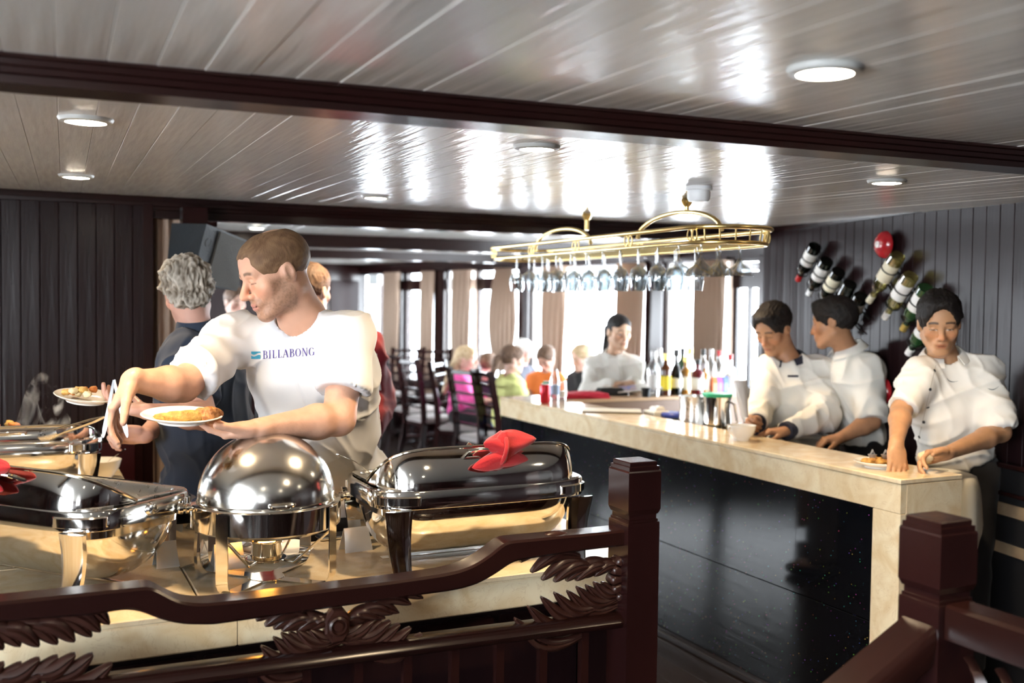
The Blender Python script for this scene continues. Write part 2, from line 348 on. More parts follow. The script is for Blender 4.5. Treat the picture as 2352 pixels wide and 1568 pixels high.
# ship side wall with windows, beyond the bar
Q1 = np.array([2.05, 8.3]); Q2 = np.array([-1.5, 13.3])
def plan(c): return np.array([c[0]*math.cos(YAW)+c[1]*math.sin(YAW), -c[0]*math.sin(YAW)+c[1]*math.cos(YAW)])
q1, q2 = plan(Q1), plan(Q2); qd = (q2-q1)/np.linalg.norm(q2-q1); QN = np.array([qd[1], -qd[0], 0.0]); q1v = np.array([q1[0], q1[1], 0.0])
if QN@(-q1v) < 0: QN = -QN
def qs(px, py=700):
    p = atPl(px, py, q1v, QN); return float((p[:2]-q1)@qd)
def qz(px, py): return atPl(px, py, q1v, QN)[2]
QANG = math.atan2(qd[1], qd[0])
side = np.sign((Matrix.Rotation(-QANG, 3, 'Z') @ Vector(QN)).y)     # +1: room is at local +y
def wbox(mb, s0, s1, n0, n1, z0, z1, bev=0.0):
    s0, s1 = min(s0, s1), max(s0, s1); y0, y1 = sorted((n0*side, n1*side)); mb.box(s0, s1, y0, y1, z0, z1, bev)
wv = MB(); wbox(wv, -0.6, 7.2, -0.08, 0.02, 2.02, 2.2); wbox(wv, -0.6, 7.2, -0.08, 0.0, 0.0, 0.62); wbox(wv, -0.6, 7.2, 0.0, 0.05, 2.0, 2.06)
wv.build('wall_far', WOOD); WV = bpy.data.objects['wall_far']; struct(WV); WV.location = (q1[0], q1[1], 0); WV.rotation_euler = (0, 0, QANG)
for i, (xa, xb) in enumerate(((1752, 1790), (1492, 1530), (1200, 1222), (1006, 1029), (918, 930))):
    mb = MB(); wbox(mb, qs(xa), qs(xb), -0.1, 0.06, 0, 2.03, 0.01); o = mb.build('pillar', WOOD, WV)
# daylight entering through the panes: two sources just outside them
for s_ in (1.5, 4.9):
    c_ = q1+qd*s_-QN[:2]*0.5; tg_ = c_+QN[:2]*3
    area('window_daylight', (float(c_[0]), float(c_[1]), 1.4), (float(tg_[0]), float(tg_[1]), 1.0), 3.3, 1.3, 190, (0.92, 0.96, 1.0))
# windows: (px left, px right, has transom, mullions)
wi = 0
for xa, xb, tr, mul in ((1683, 1752, True, 1), (1530, 1683, False, 2), (1222, 1492, False, 4), (1095, 1200, True, 1), (1029, 1095, True, 0), (930, 1006, True, 1), (828, 918, False, 1)):
    wi += 1; s0, s1 = sorted((qs(xa), qs(xb))); w = struct(thing('window_%d' % wi, None, None, (q1[0], q1[1], 0), QANG))
    mb = MB(); f = 0.045; FR = WOOD if wi in (1, 4, 6, 7) else BRIGHT
    zt = 2.02
    wbox(mb, s0, s0+f, -0.06, 0.0, 0.62, zt); wbox(mb, s1-f, s1, -0.06, 0.0, 0.62, zt); wbox(mb, s0, s1, -0.06, 0.0, 0.62, 0.68); wbox(mb, s0, s1, -0.06, 0.0, zt-0.04, zt)
    if tr: wbox(mb, s0, s1, -0.06, 0.01, 1.76, 1.90)
    mb.build('window_frame', FR, w)
    for k in range(mul):
        s = s0+(s1-s0)*(k+1)/(mul+1); mb = MB(); wbox(mb, s-0.014, s+0.014, -0.05, -0.01, 0.68, 1.76 if tr else 1.98); mb.build('mullion', FR, w)
    mb = MB(); wbox(mb, s0+f, s1-f, -0.036, -0.030, 0.68, zt-0.04); mb.build('window_pane', PANE, w)
# end wall at the left of the room beyond
e0 = q1+qd*qs(828); ed = np.array([-math.cos(QANG+PI/2), -math.sin(QANG+PI/2)]); 
e1 = D(300, 700, 12.2)[:2]
eb = MB(); L = np.linalg.norm(e1-e0); ea = math.atan2(e1[1]-e0[1], e1[0]-e0[0])
root = MB().box(0, L, -0.02, 0.1, 0, 2.2).build('wall_end', WOOD); struct(root); root.location = (e0[0], e0[1], 0); root.rotation_euler = (0, 0, ea)
for i in range(5):
    for (za, zb_) in ((0.3, 1.1), (1.2, 1.9)):
        MB().box(0.1+i*L/5, (i+1)*L/5-0.1, 0.1, 0.12, za, zb_, 0.01).build('wall_panel', WALLW, root)
        MB().box(0.1+i*L/5, (i+1)*L/5-0.1, -0.04, -0.02, za, zb_, 0.01).build('wall_panel', WALLW, root)
# curtains
def curtain(xa, xb, zt, zb, wh, wave=0.035, n=5, pinch=0.6, lean=0.0, off=0.09, full=False):
    s0, s1 = sorted((qs(xa), qs(xb))); W_ = s1-s0
    p = q1+qd*((s0+s1)/2); nrm = QN[:2]*off
    t = thing('curtain', wh, 'curtain', (p[0]+nrm[0], p[1]+nrm[1], 0), QANG, 'beige curtains along the ship side windows')
    rings = []; M = 60
    for k in range(13):
        v = k/12; z = zb+(zt-zb)*v; wd = W_*(pinch+(1-pinch)*abs(v-0.25)**0.8*1.3 if v > 0.25 else pinch+(1-pinch)*(0.25-v)*2.0); wd = min(wd, W_); wd = W_*(1.05*math.sin(PI*(0.18+0.62*v))**1.1 if full else pinch+(1-pinch)*min(1, v*1.5))
        ring = []
        for i in range(M+1):
            u = i/M; x = (u-0.5)*wd+lean*(1-v); y = math.sin(u*n*2*PI+0.5*math.sin(v*3))*wave*(0.6+0.4*v)+0.008*math.sin(u*n*6.1*PI+v*4)
            ring.append((x, y, z))
        for i in range(M, -1, -1):
            x, y, _ = ring[i]; ring.append((x, y+0.006, z))
        rings.append(ring)
    MB().loft(rings).build('cloth', CURT, t, True, 60)
    tb = MB(); wz = W_*pinch*0.55; zz_ = zb+(zt-zb)*0.25
    MB().box(-W_*0.5, W_*0.5, -0.012, 0.012, zt, zt+0.02, 0.004).build('rod', WOOD, t)
    return t
curtain(1610, 1684, 2.0, 0.35, 'beige pleated curtain hanging behind the liquor bottles, rightmost of all', n=6, pinch=0.85)
curtain(1432, 1496, 2.0, 0.35, 'beige curtain behind the server woman with the ponytail', n=6, pinch=0.75)
curtain(1260, 1318, 2.0, 0.35, 'thin beige curtain left of the server woman, by bright panes', n=4, pinch=0.7)
curtain(1140, 1202, 2.0, 0.85, 'full beige curtain gathered at its foot, above the bald diner', n=6, pinch=0.45, full=True)
curtain(1052, 1098, 2.0, 0.4, 'narrow beige curtain above the girl in pink', n=4, pinch=0.8)
curtain(980, 1012, 2.0, 0.4, 'narrow beige curtain beside a dark pillar, second from the left', n=3, pinch=0.8)
curtain(894, 932, 2.0, 0.4, 'narrow beige curtain farthest left along the windows', n=4, pinch=0.8)
# curtain strip right of the left wall, seen under the speaker
p0 = D(372, 760, 5.1); t = thing('curtain', 'pinkish beige drape hanging beside the dark wall, under the loudspeaker', 'curtain', (p0[0], p0[1], 0), math.atan2(FD[1], FD[0]), 'drapes by the doorway')
rings = []
for k in range(10):
    z = 0.05+1.97*k/9; ring = [((i/40-0.5)*0.17, 0.02*math.sin(i/40*7*PI+0.3*k), z) for i in range(41)]; ring += [(x, y+0.006, z) for x, y, _ in reversed(ring)]; rings.append(ring)
MB().loft(rings).build('cloth', CURT, t, True, 60)
# exit sign, small box over end window
p = q1+qd*qs(866)+QN[:2]*0.03
t = thing('exit_sign', 'small white box sign over the leftmost far window', 'sign', (p[0], p[1], qz(866, 642)), QANG)
MB().box(-0.14, 0.14, -0.03, 0.03, -0.075, 0.075, 0.01).build('housing', BRIGHT, t)
MB().box(-0.12, 0.12, -0.034 if side < 0 else 0.03, -0.03 if side < 0 else 0.034, -0.055, 0.055).build('face', mat('sign_face', (0.85, 0.9, 0.9), 0.3), t)
# unseen saloon walls: window openings for daylight, solid runs shaped to keep foreground dark
def shell_wall(name, a, b, z1=2.0, solid=False):
    a = np.array(a); b = np.array(b); L = np.linalg.norm(b-a); ang = math.atan2(b[1]-a[1], b[0]-a[0])
    mb = MB(); mb.box(0, L, -0.04, 0.04, 0, 0.8); mb.box(0, L, -0.04, 0.04, 1.85, z1+0.1)
    if solid: mb.box(0, L, -0.04, 0.04, 0.8, 1.85)
    n = max(2, int(L/1.4))
    for i in range(n+1): mb.box(i*L/n-0.07, i*L/n+0.07, -0.05, 0.05, 0.8, 1.85)
    o = struct(mb.build(name, WOOD)); o.location = (a[0], a[1], 0); o.rotation_euler = (0, 0, ang)
shell_wall('wall_side', (-3.4, -3.2), (-3.38, 1.2)); shell_wall('wall_side', (-3.38, 1.2), (-3.2, 6.4), 2.0, True); shell_wall('wall_side', (-3.2, 6.4), (float(e1[0]), float(e1[1])), 2.05); shell_wall('wall_back', (-3.4, -3.0), (5.4, -3.0), 2.0, True)
p = R0[:2]+rd*6.1; shell_wall('wall_front', (5.2, -3.0), (p[0]+0.02, p[1]), 2.0, True)
# ================================================================== BAR
HB = 0.997; BX0, BX1 = 2.776, 3.085; BY0, BY1 = 2.54, 5.86
bar = thing('bar_counter', 'long bar with cream marble top and fascia over black speckled granite front', 'bar', (BX0, BY0, 0))
def bl(mb, name, m, par=bar, **k): return mb.build(name, m, par, **k)
mb = MB(); mb.box(0, BX1-BX0, 0, BY1-BY0, HB-0.018, HB, 0.003); bl(mb, 'worktop', MARBLE)
seams = [0.0, 1.35, 2.1, BY1-BY0]
for a, b in zip(seams[:-1], seams[1:]):
    MB().box(0.002, 0.03, a+0.0012, b-0.0012, 0.874, HB-0.0195, 0.0015).build('fascia_slab', MARBLE, bar)
MB().box(0.002, 0.03, 0.0, 0.128, 0.0, 0.873, 0.002).build('end_post', MARBLE, bar)
MB().box(0.031, BX1-BX0, 0.0, 0.03, 0.0, HB-0.0195, 0.002).build('end_panel', MARBLE, bar)
ys = [0.129]+[float(atX(px, py, BX0+0.012)[1]-BY0) for px, py in ((1827, 1250), (1664, 1250), (1425, 1150), (1315, 1080))]+[BY1-BY0]
for a, b in zip(ys[:-1], ys[1:]):
    for za, zb in ((0.0, 0.448), (0.450, 0.872)):
        MB().box(0.012, 0.03, a+0.0008, b-0.0008, za+0.0008, zb-0.0008, 0.0008).build('granite_slab', GRANITE, bar)
MB().box(0.0, 0.026, 0.0, BY1-BY0, 0.0, 0.001).build('foot_strip', FLOORM, bar)
MB().box(BX1-BX0-0.025, BX1-BX0-0.002, 0.03, BY1-BY0-0.36, 0.0, HB-0.02).build('back_panel', DARKP, bar)
MB().box(-0.03, 0.012, 0.13, BY1-BY0, 0.0, 0.03, 0.004).build('kerb', FLOORM, bar)
INNW = mat('bar_inner_wood', (0.16, 0.085, 0.045), 0.4, bump=(20, 0.1), var=(5, (0.22, 0.12, 0.065), 0.3), stretch=(0.2, 1, 1))
LIGHTW = mat('light_wood_edge', (0.52, 0.33, 0.18), 0.35)
ret = thing('bar_return', 'short bar return with pale wooden edge and brown front carrying the liquor bottles', 'bar', (BX1, 5.49, 0))
MB().box(0.0, 1.42, 0, 0.35, HB-0.022, HB, 0.004).build('worktop', LIGHTW, ret)
MB().box(0.0, 1.40, 0.012, 0.05, 0.0, HB-0.022).build('front_panel', INNW, ret)
MB().box(0.0, 1.40, 0.30, 0.34, 0.0, HB-0.022).build('back_panel', DARKP, ret)
shf = thing('bar_shelf', 'steel work shelf inside the bar holding jugs and boxes', 'shelf', (BX1+0.002, 3.45, 0))
MB().box(0, 0.24, 0, 2.0, 0.80, 0.82, 0.004).build('shelf_top', STEELB, shf)
for x in (0.03, 0.21):
    for y in (0.05, 1.95): MB().box(x-0.015, x+0.015, y-0.015, y+0.015, 0, 0.80).build('leg', STEELB, shf)
# ------------------------------------------------------------------ things on the bar
def lathe_thing(name, label, cat, loc, parts, group=None, rz=0, rot=None):
    t = thing(name, label, cat, loc, rz, group, rot)
    for nm, prof, m in parts: MB().lathe(prof, seg=28).build(nm, m, t, True)
    return t
def Zp(px, py, z): return tuple(float(v) for v in atZ(px, py, z))
# soup cup
c = Zp(1703, 1010, HB); t = lathe_thing('soup_cup', 'white two-handled soup cup on the bar by the server in the dark-collared shirt', 'cup', c, [('bowl', [(0.0001, 0.004), (0.028, 0.004), (0.030, 0.0), (0.033, 0.0), (0.034, 0.006), (0.052, 0.025), (0.062, 0.05), (0.065, 0.068), (0.062, 0.068), (0.058, 0.05), (0.046, 0.025), (0.0001, 0.012)], WHITEC)])
for s in (-1, 1): MB().tube([(s*(0.060+0.016*math.sin(k/8*PI)), 0, 0.034+0.028*k/8) for k in range(9)], 0.0045, 8).build('handle', WHITEC, t, True)
# plate of fried food at the bar end
FRY = mat('fried_batter', (0.62, 0.36, 0.09), 0.6, var=(60, (0.30, 0.12, 0.03), 0.18), bump=(90, 0.6))
GREY = mat('foil', (0.35, 0.35, 0.36), 0.3, 0.6)
def plate_prof(r, h=0.022): return [(0.0001, 0.004), (r*0.52, 0.004), (r*0.55, 0.0), (r*0.6, 0.0), (r*0.62, 0.005), (r*0.98, h-0.002), (r, h), (r*0.97, h+0.002), (r*0.66, 0.010), (r*0.6, 0.007), (0.0001, 0.007)]
def blob(sx, sy, sz, seed, n=14, amp=0.18, freq=3.1):
    r = random.Random(seed); ph = [r.uniform(0, 6) for _ in range(6)]; mb = MB(); rings = []
    for j in range(n+1):
        th = PI*j/n; ring = []
        for i in range(2*n):
            a = PI*i/n; x, y, z = math.sin(th)*math.cos(a), math.sin(th)*math.sin(a), math.cos(th)
            k = 1+amp*(math.sin(freq*x+ph[0])*math.sin(freq*y*1.3+ph[1])+0.5*math.sin(freq*2.3*z+ph[2]+x*3)*math.cos(freq*2*y+ph[3]))
            ring.append((x*k*sx, y*k*sy, z*k*sz))
        rings.append(ring)
    return mb.loft(rings[::-1], caps=False)
def food(parent_loc, label, cat, m, dims, seed, rz=0, name='food'):
    o = blob(*dims, seed).build(name, m, None, True, 180, parent_loc); o.rotation_euler = (0, 0, rz); return tag(o, label, cat)
c = Zp(2020, 1069, HB+0.005); c = (c[0], c[1], HB)
pt = lathe_thing('plate', 'white plate of fried food on the bar end before the server in the buttoned shirt', 'plate', c, [('dish', plate_prof(0.095), WHITEC)])
for k, (dx, dy, s) in enumerate(((-0.045, -0.01, 1), (-0.005, -0.02, 1.05), (0.035, -0.015, 1), (0.0, 0.02, 0.9))):
    food((c[0]+dx*0.9+dy*0.44, c[1]-dx*0.44+dy*0.9, HB+0.022), ['golden fried fritter at the left on the bar end plate', 'browned fritter in the middle on the bar end plate', 'golden fried fritter at the right on the bar end plate', 'fried fritter at the back of the bar end plate'][k], 'food', FRY, (0.030*s, 0.02*s, 0.014*s), 40+k, -0.44+k, 'fritter')
for k, dx in enumerate((-0.028, 0.022)):
    mb = MB(); mb.tube([(0, 0, -0.006), (0, 0, 0.0), (0, 0, 0.012)], [0.006, 0.012, 0.017], 8); mb.tube([(-0.012, 0, 0.012), (0, 0, 0.026), (0.012, 0, 0.012)], [0.002, 0.006, 0.002], 6)
    o = mb.build('foil_cup', GREY, None, True, 40, (c[0]+dx*0.9, c[1]-dx*0.44, HB+0.036)); tag(o, 'small grey foil cup standing on the fritters, '+('left one' if k == 0 else 'right one'), 'cup')
# papers, menu
PAPER = mat('paper', (0.80, 0.78, 0.70), 0.5); 
a = atZ(1345, 948, HB); b = atZ(1480, 952, HB)
t = thing('menu', 'open cream paper menu lying on the bar top, left of the jugs', 'menu', tuple(atZ(1405, 944, HB+0.002)), -0.55)
MB().box(-0.17, 0.17, -0.09, 0.10, 0.0, 0.004, 0.001).build('cover', BLACKP, t); MB().box(-0.165, 0.165, -0.085, 0.095, 0.0042, 0.007, 0.001).build('page', PAPER, t)
# small white box with tea bags and a blue lidded tub, steel jugs
def rp(px, X, z): # on plane X at pixel column, height z
    r = ray(px, 900); k = X/r[0]; return (X, float(r[1]*k), z)
ZS = 0.822; XS = BX1+0.12
YEL = mat('yellow_print', (0.85, 0.62, 0.05), 0.5); BLUEP = mat('blue_plastic', (0.08, 0.12, 0.55), 0.4); GREENP = mat('green_plastic', (0.01, 0.35, 0.17), 0.35)
t = thing('condiment_box', 'white carton of sachets with yellow print behind the bar menu', 'box', rp(1507, XS-0.02, ZS))
MB().box(-0.05, 0.05, -0.06, 0.05, 0, 0.19, 0.004).build('carton', PAPER, t); MB().box(-0.052, -0.05, -0.03, 0.01, 0.12, 0.165).build('print', YEL, t); MB().box(-0.03, 0.03, -0.05, 0.02, 0.18, 0.215, 0.01).build('sachet', WHITEC, t)
t = lathe_thing('tub', 'clear tub with a blue lid beside the white carton behind the bar', 'tub', rp(1543, XS+0.04, ZS), [('body', [(0.0001, 0), (0.05, 0), (0.062, 0.16), (0.0001, 0.16)], mat('clear_plastic', (0.25, 0.27, 0.3), 0.2)), ('lid', [(0.0001, 0.16), (0.066, 0.16), (0.068, 0.175), (0.06, 0.185), (0.0001, 0.185)], BLUEP)])
def jug(px, label, lid, r=0.066, h=0.22, X=XS):
    t = lathe_thing('jug', label, 'jug', rp(px, X, ZS), [('body', [(0.0001, 0), (r*0.92, 0), (r, 0.01), (r, h*0.55), (r*0.9, h*0.8), (r*0.98, h), (r*0.94, h), (r*0.86, h*0.8), (r*0.9, h*0.5), (0.0001, 0.02)], STEELB if not lid else STEEL)])
    MB().tube([(0.02, -r*0.9, h*0.92), (0.03, -r-0.03, h*0.88), (0.035, -r-0.045, h*0.6), (0.03, -r-0.03, h*0.3), (0.02, -r*0.95, h*0.22)], 0.006, 8).build('handle', STEEL, t, True)
    if lid: MB().lathe([(0.0001, h+0.012), (r*1.06, h+0.012), (r*1.08, h+0.004), (r*1.02, h-0.006), (0.0001, h-0.004)], seg=28).build('lid', GREENP, t, True)
    return t
jug(1592, 'brushed steel jug behind the bar, left of the green-lidded one', False, 0.075, 0.30)
jug(1648, 'polished steel jug with green lid behind the bar', True, 0.072, 0.32)
t = thing('ladle', 'steel scoop leaning beside the brushed steel jug', 'utensil', rp(1560, XS-0.06, ZS)); MB().tube([(0, 0, 0.0), (0, 0.0, 0.12), (0, 0.02, 0.16)], 0.006, 8).build('shaft', STEEL, t, True); MB().tube([(0, -0.06, 0.11), (0, 0.0, 0.115)], 0.01, 8).build('bowl', STEEL, t, True)
t = thing('juice_carton', 'small tan carton behind the bar by the standing server', 'carton', rp(1685, XS+0.05, ZS)); MB().box(-0.03, 0.03, -0.03, 0.03, 0, 0.15, 0.003).build('body', mat('tan_card', (0.55, 0.42, 0.25), 0.6), t); MB().box(-0.02, 0.02, -0.03, 0.03, 0.15, 0.165, 0.003).build('top_fold', PAPER, t)
t = lathe_thing('sieve', 'round steel strainer bowl hanging behind the standing server', 'bowl', tuple(D(1722, 905, 5.6)), [('bowl', [(0.0001, -0.06), (0.05, -0.05), (0.09, -0.02), (0.10, 0.01), (0.097, 0.01), (0.086, -0.018), (0.0001, -0.055)], STEELB)], rot=(0.5, 0.5, 0))
# red folded cloth on the bar corner
def towel(loc, rz, sx, sy, label, name='folded_cloth'):
    t = thing(name, label, 'cloth', loc, rz)
    for k in range(3):
        rings = []
        for i in range(13):
            u = i/12; x = (u-0.5)*sx*(1-0.03*k); w = 0.012+0.003*math.sin(u*9+k)
            rings.append([(x, -sy/2+0.01*math.sin(u*5+k), k*0.011), (x, sy/2+0.008*math.sin(u*7+k*2), k*0.011), (x, sy/2+0.012, k*0.011+w*0.5), (x, sy/2, k*0.011+w), (x, -sy/2, k*0.011+w), (x, -sy/2-0.01, k*0.011+w*0.5)])
        MB().loft(rings).build('fold', RED2, t, True, 70)
    return t
RED2 = mat('crimson_cloth', (0.62, 0.02, 0.05), 0.8, bump=(40, 0.3))
p = atY(1330, 903, 5.62); towel((p[0], p[1], HB), -0.12, 0.36, 0.17, 'crimson folded napkins stacked on the far corner of the bar')
# laptop-like device and white menu before the woman
p = atY(1405, 890, 5.70); t = thing('card_machine', 'rounded black device on the bar return before the ponytailed woman', 'device', (p[0], p[1], HB), -0.3)
MB().loft([[(-0.1, -0.05, z), (0.1, -0.05, z), (0.12, 0, z), (0.1, 0.05, z), (-0.1, 0.05, z), (-0.12, 0, z)] if z < 0.02 else [(-0.08, -0.03, z), (0.06, -0.03, z), (0.08, 0, z), (0.06, 0.03, z), (-0.08, 0.03, z), (-0.1, 0, z)] for z in (0, 0.015, 0.05)]).build('body', BLACKP, t, True); MB().box(-0.03, 0.05, -0.02, 0.02, 0.05, 0.055).build('screen', STEEL, t)
p = atY(1468, 884, 5.66); t = thing('menu_board', 'white menu tilted up under the ponytailed woman\'s hand', 'menu', (p[0], p[1], HB+0.045), -0.5, rot=(0.12, -0.10, -0.5))
MB().box(-0.15, 0.15, -0.10, 0.10, 0, 0.008, 0.002).build('board', WHITEC, t); MB().box(-0.13, -0.02, -0.08, 0.08, 0.008, 0.009).build('photo', mat('menu_print', (0.5, 0.35, 0.3), 0.5, var=(30, (0.15, 0.2, 0.5), 0.1)), t)
p = atY(1484, 900, 5.52); t = lathe_thing('espresso_cup', 'dark paper cup under the white menu on the bar return', 'cup', (p[0], p[1], HB), [('cup', [(0.0001, 0), (0.025, 0), (0.034, 0.06), (0.031, 0.06), (0.0001, 0.01)], BLACKP)])
# ------------------------------------------------------------------ bottles on the return
def bottle(kind, glass, labelm, capm, H, R):
    """returns list of part builders"""
    if kind == 'wine': prof = [(0.0001, 0.0), (R, 0.0), (R, H*0.60), (R*0.9, H*0.67), (R*0.42, H*0.76), (R*0.38, H*0.985), (R*0.42, H), (0.0001, H)]
    elif kind == 'round': prof = [(0.0001, 0.0), (R*0.9, 0.0), (R*1.12, H*0.22), (R*1.05, H*0.42), (R*0.6, H*0.60), (R*0.33, H*0.68), (R*0.3, H*0.98), (R*0.36, H), (0.0001, H)]
    else: prof = [(0.0001, 0.0), (R, 0.0), (R*1.02, H*0.03), (R, H*0.56), (R*0.8, H*0.66), (R*0.40, H*0.72), (R*0.36, H*0.97), (R*0.42, H), (0.0001, H)]
    lab = [(R*1.015, H*0.14), (R*1.02, H*0.15), (R*1.02, H*0.47), (R*1.015, H*0.48), (R*0.98, H*0.48), (R*0.98, H*0.14)] if kind != 'round' else [(R*1.13, H*0.17), (R*1.15, H*0.2), (R*1.12, H*0.36), (R*1.08, H*0.38), (R*0.9, H*0.36), (R*0.9, H*0.18)]
    cap = [(0.0001, H*1.004), (R*0.46, H*1.004), (R*0.48, H*0.99), (R*0.46, H*0.86), (R*0.38, H*0.855), (0.0001, H*0.9)]
    return [('bottle_glass', prof, glass), ('bottle_label', lab, labelm), ('bottle_cap', cap, capm)]
def gl(n, c, r=0.05): return mat(n, c, r, coat=0.5)
LW = mat('label_white', (0.80, 0.78, 0.74), 0.5); LC = mat('label_cream', (0.75, 0.68, 0.50), 0.5); LY = mat('label_yellow', (0.85, 0.65, 0.04), 0.5)
GCLR = glass_mat('clear_bottle_glass', (0.9, 0.94, 0.95), fac=0.22); GBR = gl('brown_glass', (0.10, 0.025, 0.005)); GBK = gl('black_glass', (0.006, 0.008, 0.006)); GGR = gl('green_glass', (0.02, 0.06, 0.02)); GAM = gl('amber_spirit', (0.45, 0.20, 0.03)); GRD = gl('red_spirit', (0.12, 0.01, 0.015)); GYL = glass_mat('pale_yellow_wine', (0.90, 0.85, 0.45), fac=0.15)
CG = mat('gold_cap', (0.75, 0.55, 0.15), 0.3, 0.7); CB = mat('black_cap', (0.02, 0.02, 0.02), 0.4); CR = mat('red_cap', (0.5, 0.02, 0.02), 0.4); CW = mat('white_cap', (0.8, 0.8, 0.8), 0.4)
BT = [(1500, 6.62, 'wine', GCLR, LW, CW, 0.30, 0.045, 'clear square-shouldered bottle with a small label, leftmost on the bar return'),
      (1514, 6.78, 'wine', GCLR, LW, CW, 0.31, 0.036, 'tall clear bottle with a pale neck, second from the left on the return'),
      (1528, 6.60, 'wine', GBR, LY, CG, 0.28, 0.038, 'brown bottle with long yellow label on the bar return'),
      (1552, 6.58, 'round', GBK, LC, CB, 0.31, 0.042, 'black round-bellied bottle with small cream label on the bar return'),
      (1566, 6.84, 'wine', GGR, LC, CB, 0.31, 0.036, 'dark green bottle standing behind the black round one'),
      (1574, 6.60, 'spirit', GAM, LC, CG, 0.26, 0.036, 'amber spirit bottle with gold cap right of the black round one'),
      (1584, 6.86, 'wine', GCLR, LC, CG, 0.31, 0.036, 'clear tall bottle with gold top behind the amber one'),
      (1602, 6.60, 'spirit', GRD, LW, CB, 0.24, 0.044, 'squat dark red bottle with big white label on the bar return'),
      (1614, 6.84, 'wine', GCLR, LW, CB, 0.30, 0.036, 'clear bottle with a black top behind the squat red one'),
      (1618, 6.62, 'spirit', GAM, LC, CW, 0.21, 0.03, 'short amber bottle with pale cap right of the squat red one'),
      (1632, 6.86, 'spirit', GCLR, LW, CW, 0.30, 0.036, 'clear spirit bottle with pouring spout before the rightmost curtain'),
      (1650, 6.86, 'spirit', GCLR, LW, CR, 0.29, 0.036, 'clear spirit bottle with reddish spout by the rightmost curtain'),
      (1668, 6.88, 'spirit', GCLR, LW, CW, 0.29, 0.036, 'clear spirit bottle against the bright window, fourth from the right wall'),
      (1676, 6.70, 'spirit', GCLR, LC, CR, 0.27, 0.036, 'clear bottle with red collar near the standing server')]
for px, d, kind, g, lm, cm, H, R, lab in BT:
    p = atY(px, 905, 5.57 if d < 6.73 else 5.74); lathe_thing('liquor_bottle', lab, 'bottle', (p[0], p[1], HB), bottle(kind, g, lm, cm, H, R), 'liquor bottles on the bar return')
# coloured packets and a caddy at the right end
p = D(1645, 892, 6.62)
for k, (px, c, lab) in enumerate(((1640, (0.8, 0.18, 0.05), 'orange snack packet'), (1652, (0.35, 0.1, 0.6), 'purple snack packet'), (1665, (0.12, 0.2, 0.75), 'blue snack packet'))):
    p = atY(px, 890, 5.53); o = MB().loft([[(-0.02, -0.015*s, z), (0.02, -0.015*s, z), (0.022, 0.015*s, z), (-0.022, 0.015*s, z)] for z, s in ((0, 0.3), (0.02, 1), (0.08, 1.1), (0.12, 0.2))]).build('snack_packet', mat('packet_%d' % k, c, 0.3), None, False, None, (p[0], p[1], HB)); tag(o, lab+' in the row behind the green-lidded jug', 'packet', 'snack packets on the bar return')
# tins and tissues at the far corner
for px, py, c, lab in ((1252, 878, (0.6, 0.02, 0.04), 'red drink can on the far end of the bar'), (1257, 898, (0.02, 0.4, 0.15), 'green drink can on the far end of the bar, before the red one')):
    p = atX(px, py, 2.96 if py > 890 else 2.85); lathe_thing('drink_can', lab, 'can', (p[0], p[1], HB), [('can_body', [(0.0001, 0), (0.026, 0), (0.032, 0.008), (0.032, 0.10), (0.026, 0.115), (0.0001, 0.113)], mat('can_'+lab[:3], c, 0.25, 0.4)), ('can_lid', [(0.0001, 0.114), (0.025, 0.116), (0.024, 0.118), (0.0001, 0.1155)], STEELB)])
for px, lab in ((1274, 'clear water bottle on the far end of the bar'), (1290, 'glass tumbler on the far end of the bar, beside the water bottle')):
    p = atX(px, 895, 2.98 if px < 1280 else 3.03); H = 0.2 if px < 1280 else 0.12
    lathe_thing('tumbler' if px > 1280 else 'water_bottle', lab, 'glass' if px > 1280 else 'bottle', (p[0], p[1], HB), [('vessel', [(0.0001, 0), (0.03, 0), (0.033, H*0.6), (0.03 if px > 1280 else 0.014, H), (0.0001, H)], GCLR), ('label_band', [(0.0335, H*0.2), (0.034, H*0.2), (0.034, H*0.5), (0.0335, H*0.5)], mat('pale_blue', (0.35, 0.5, 0.75), 0.4) if px < 1280 else WHITEC)])
# ------------------------------------------------------------------ waste sack at the bar's near end
t = thing('waste_bin', 'black bin with a white cloth draped over it, at the bar\'s near end', 'bin', (BX1+0.135, 2.74, 0))
MB().lathe([(0.0001, 0), (0.10, 0), (0.122, 0.62), (0.115, 0.62), (0.09, 0.02), (0.0001, 0.02)], seg=32).build('bin_body', BLACKP, t, True)
b = blob(0.118, 0.118, 0.12, 5, 20, 0.10, 9); b.v = [(x, y, z+0.68) for x, y, z in b.v]; b.build('bin_liner', mat('black_liner', (0.012, 0.012, 0.01), 0.18, coat=0.6), t, True, 60)
rings = []
for i in range(21):
    u = i/20; a = -2.6+u*4.2; ring = []
    drop = 0.13+0.12*math.sin(u*PI*1.5+0.4)**2
    for j in range(17):
        v = j/16; r = 0.02+0.105*math.sin(min(1, v*1.5)*PI/2)+0.02*v+0.006*math.sin(a*7)*v; z = 0.972-0.035*min(1, v*1.6)**2-drop*max(0, v-0.45)/0.55*(1.0)
        ring.append((math.cos(a)*r, math.sin(a)*r, z))
    rings.append(ring)
rr = [[(x, y, z) for x, y, z in r]+[(x*0.96, y*0.96, z-0.005) for x, y, z in reversed(r)] for r in rings]
MB().loft(rr).build('cloth', mat('white_cloth', (0.66, 0.63, 0.53), 0.8), t, True, 60)
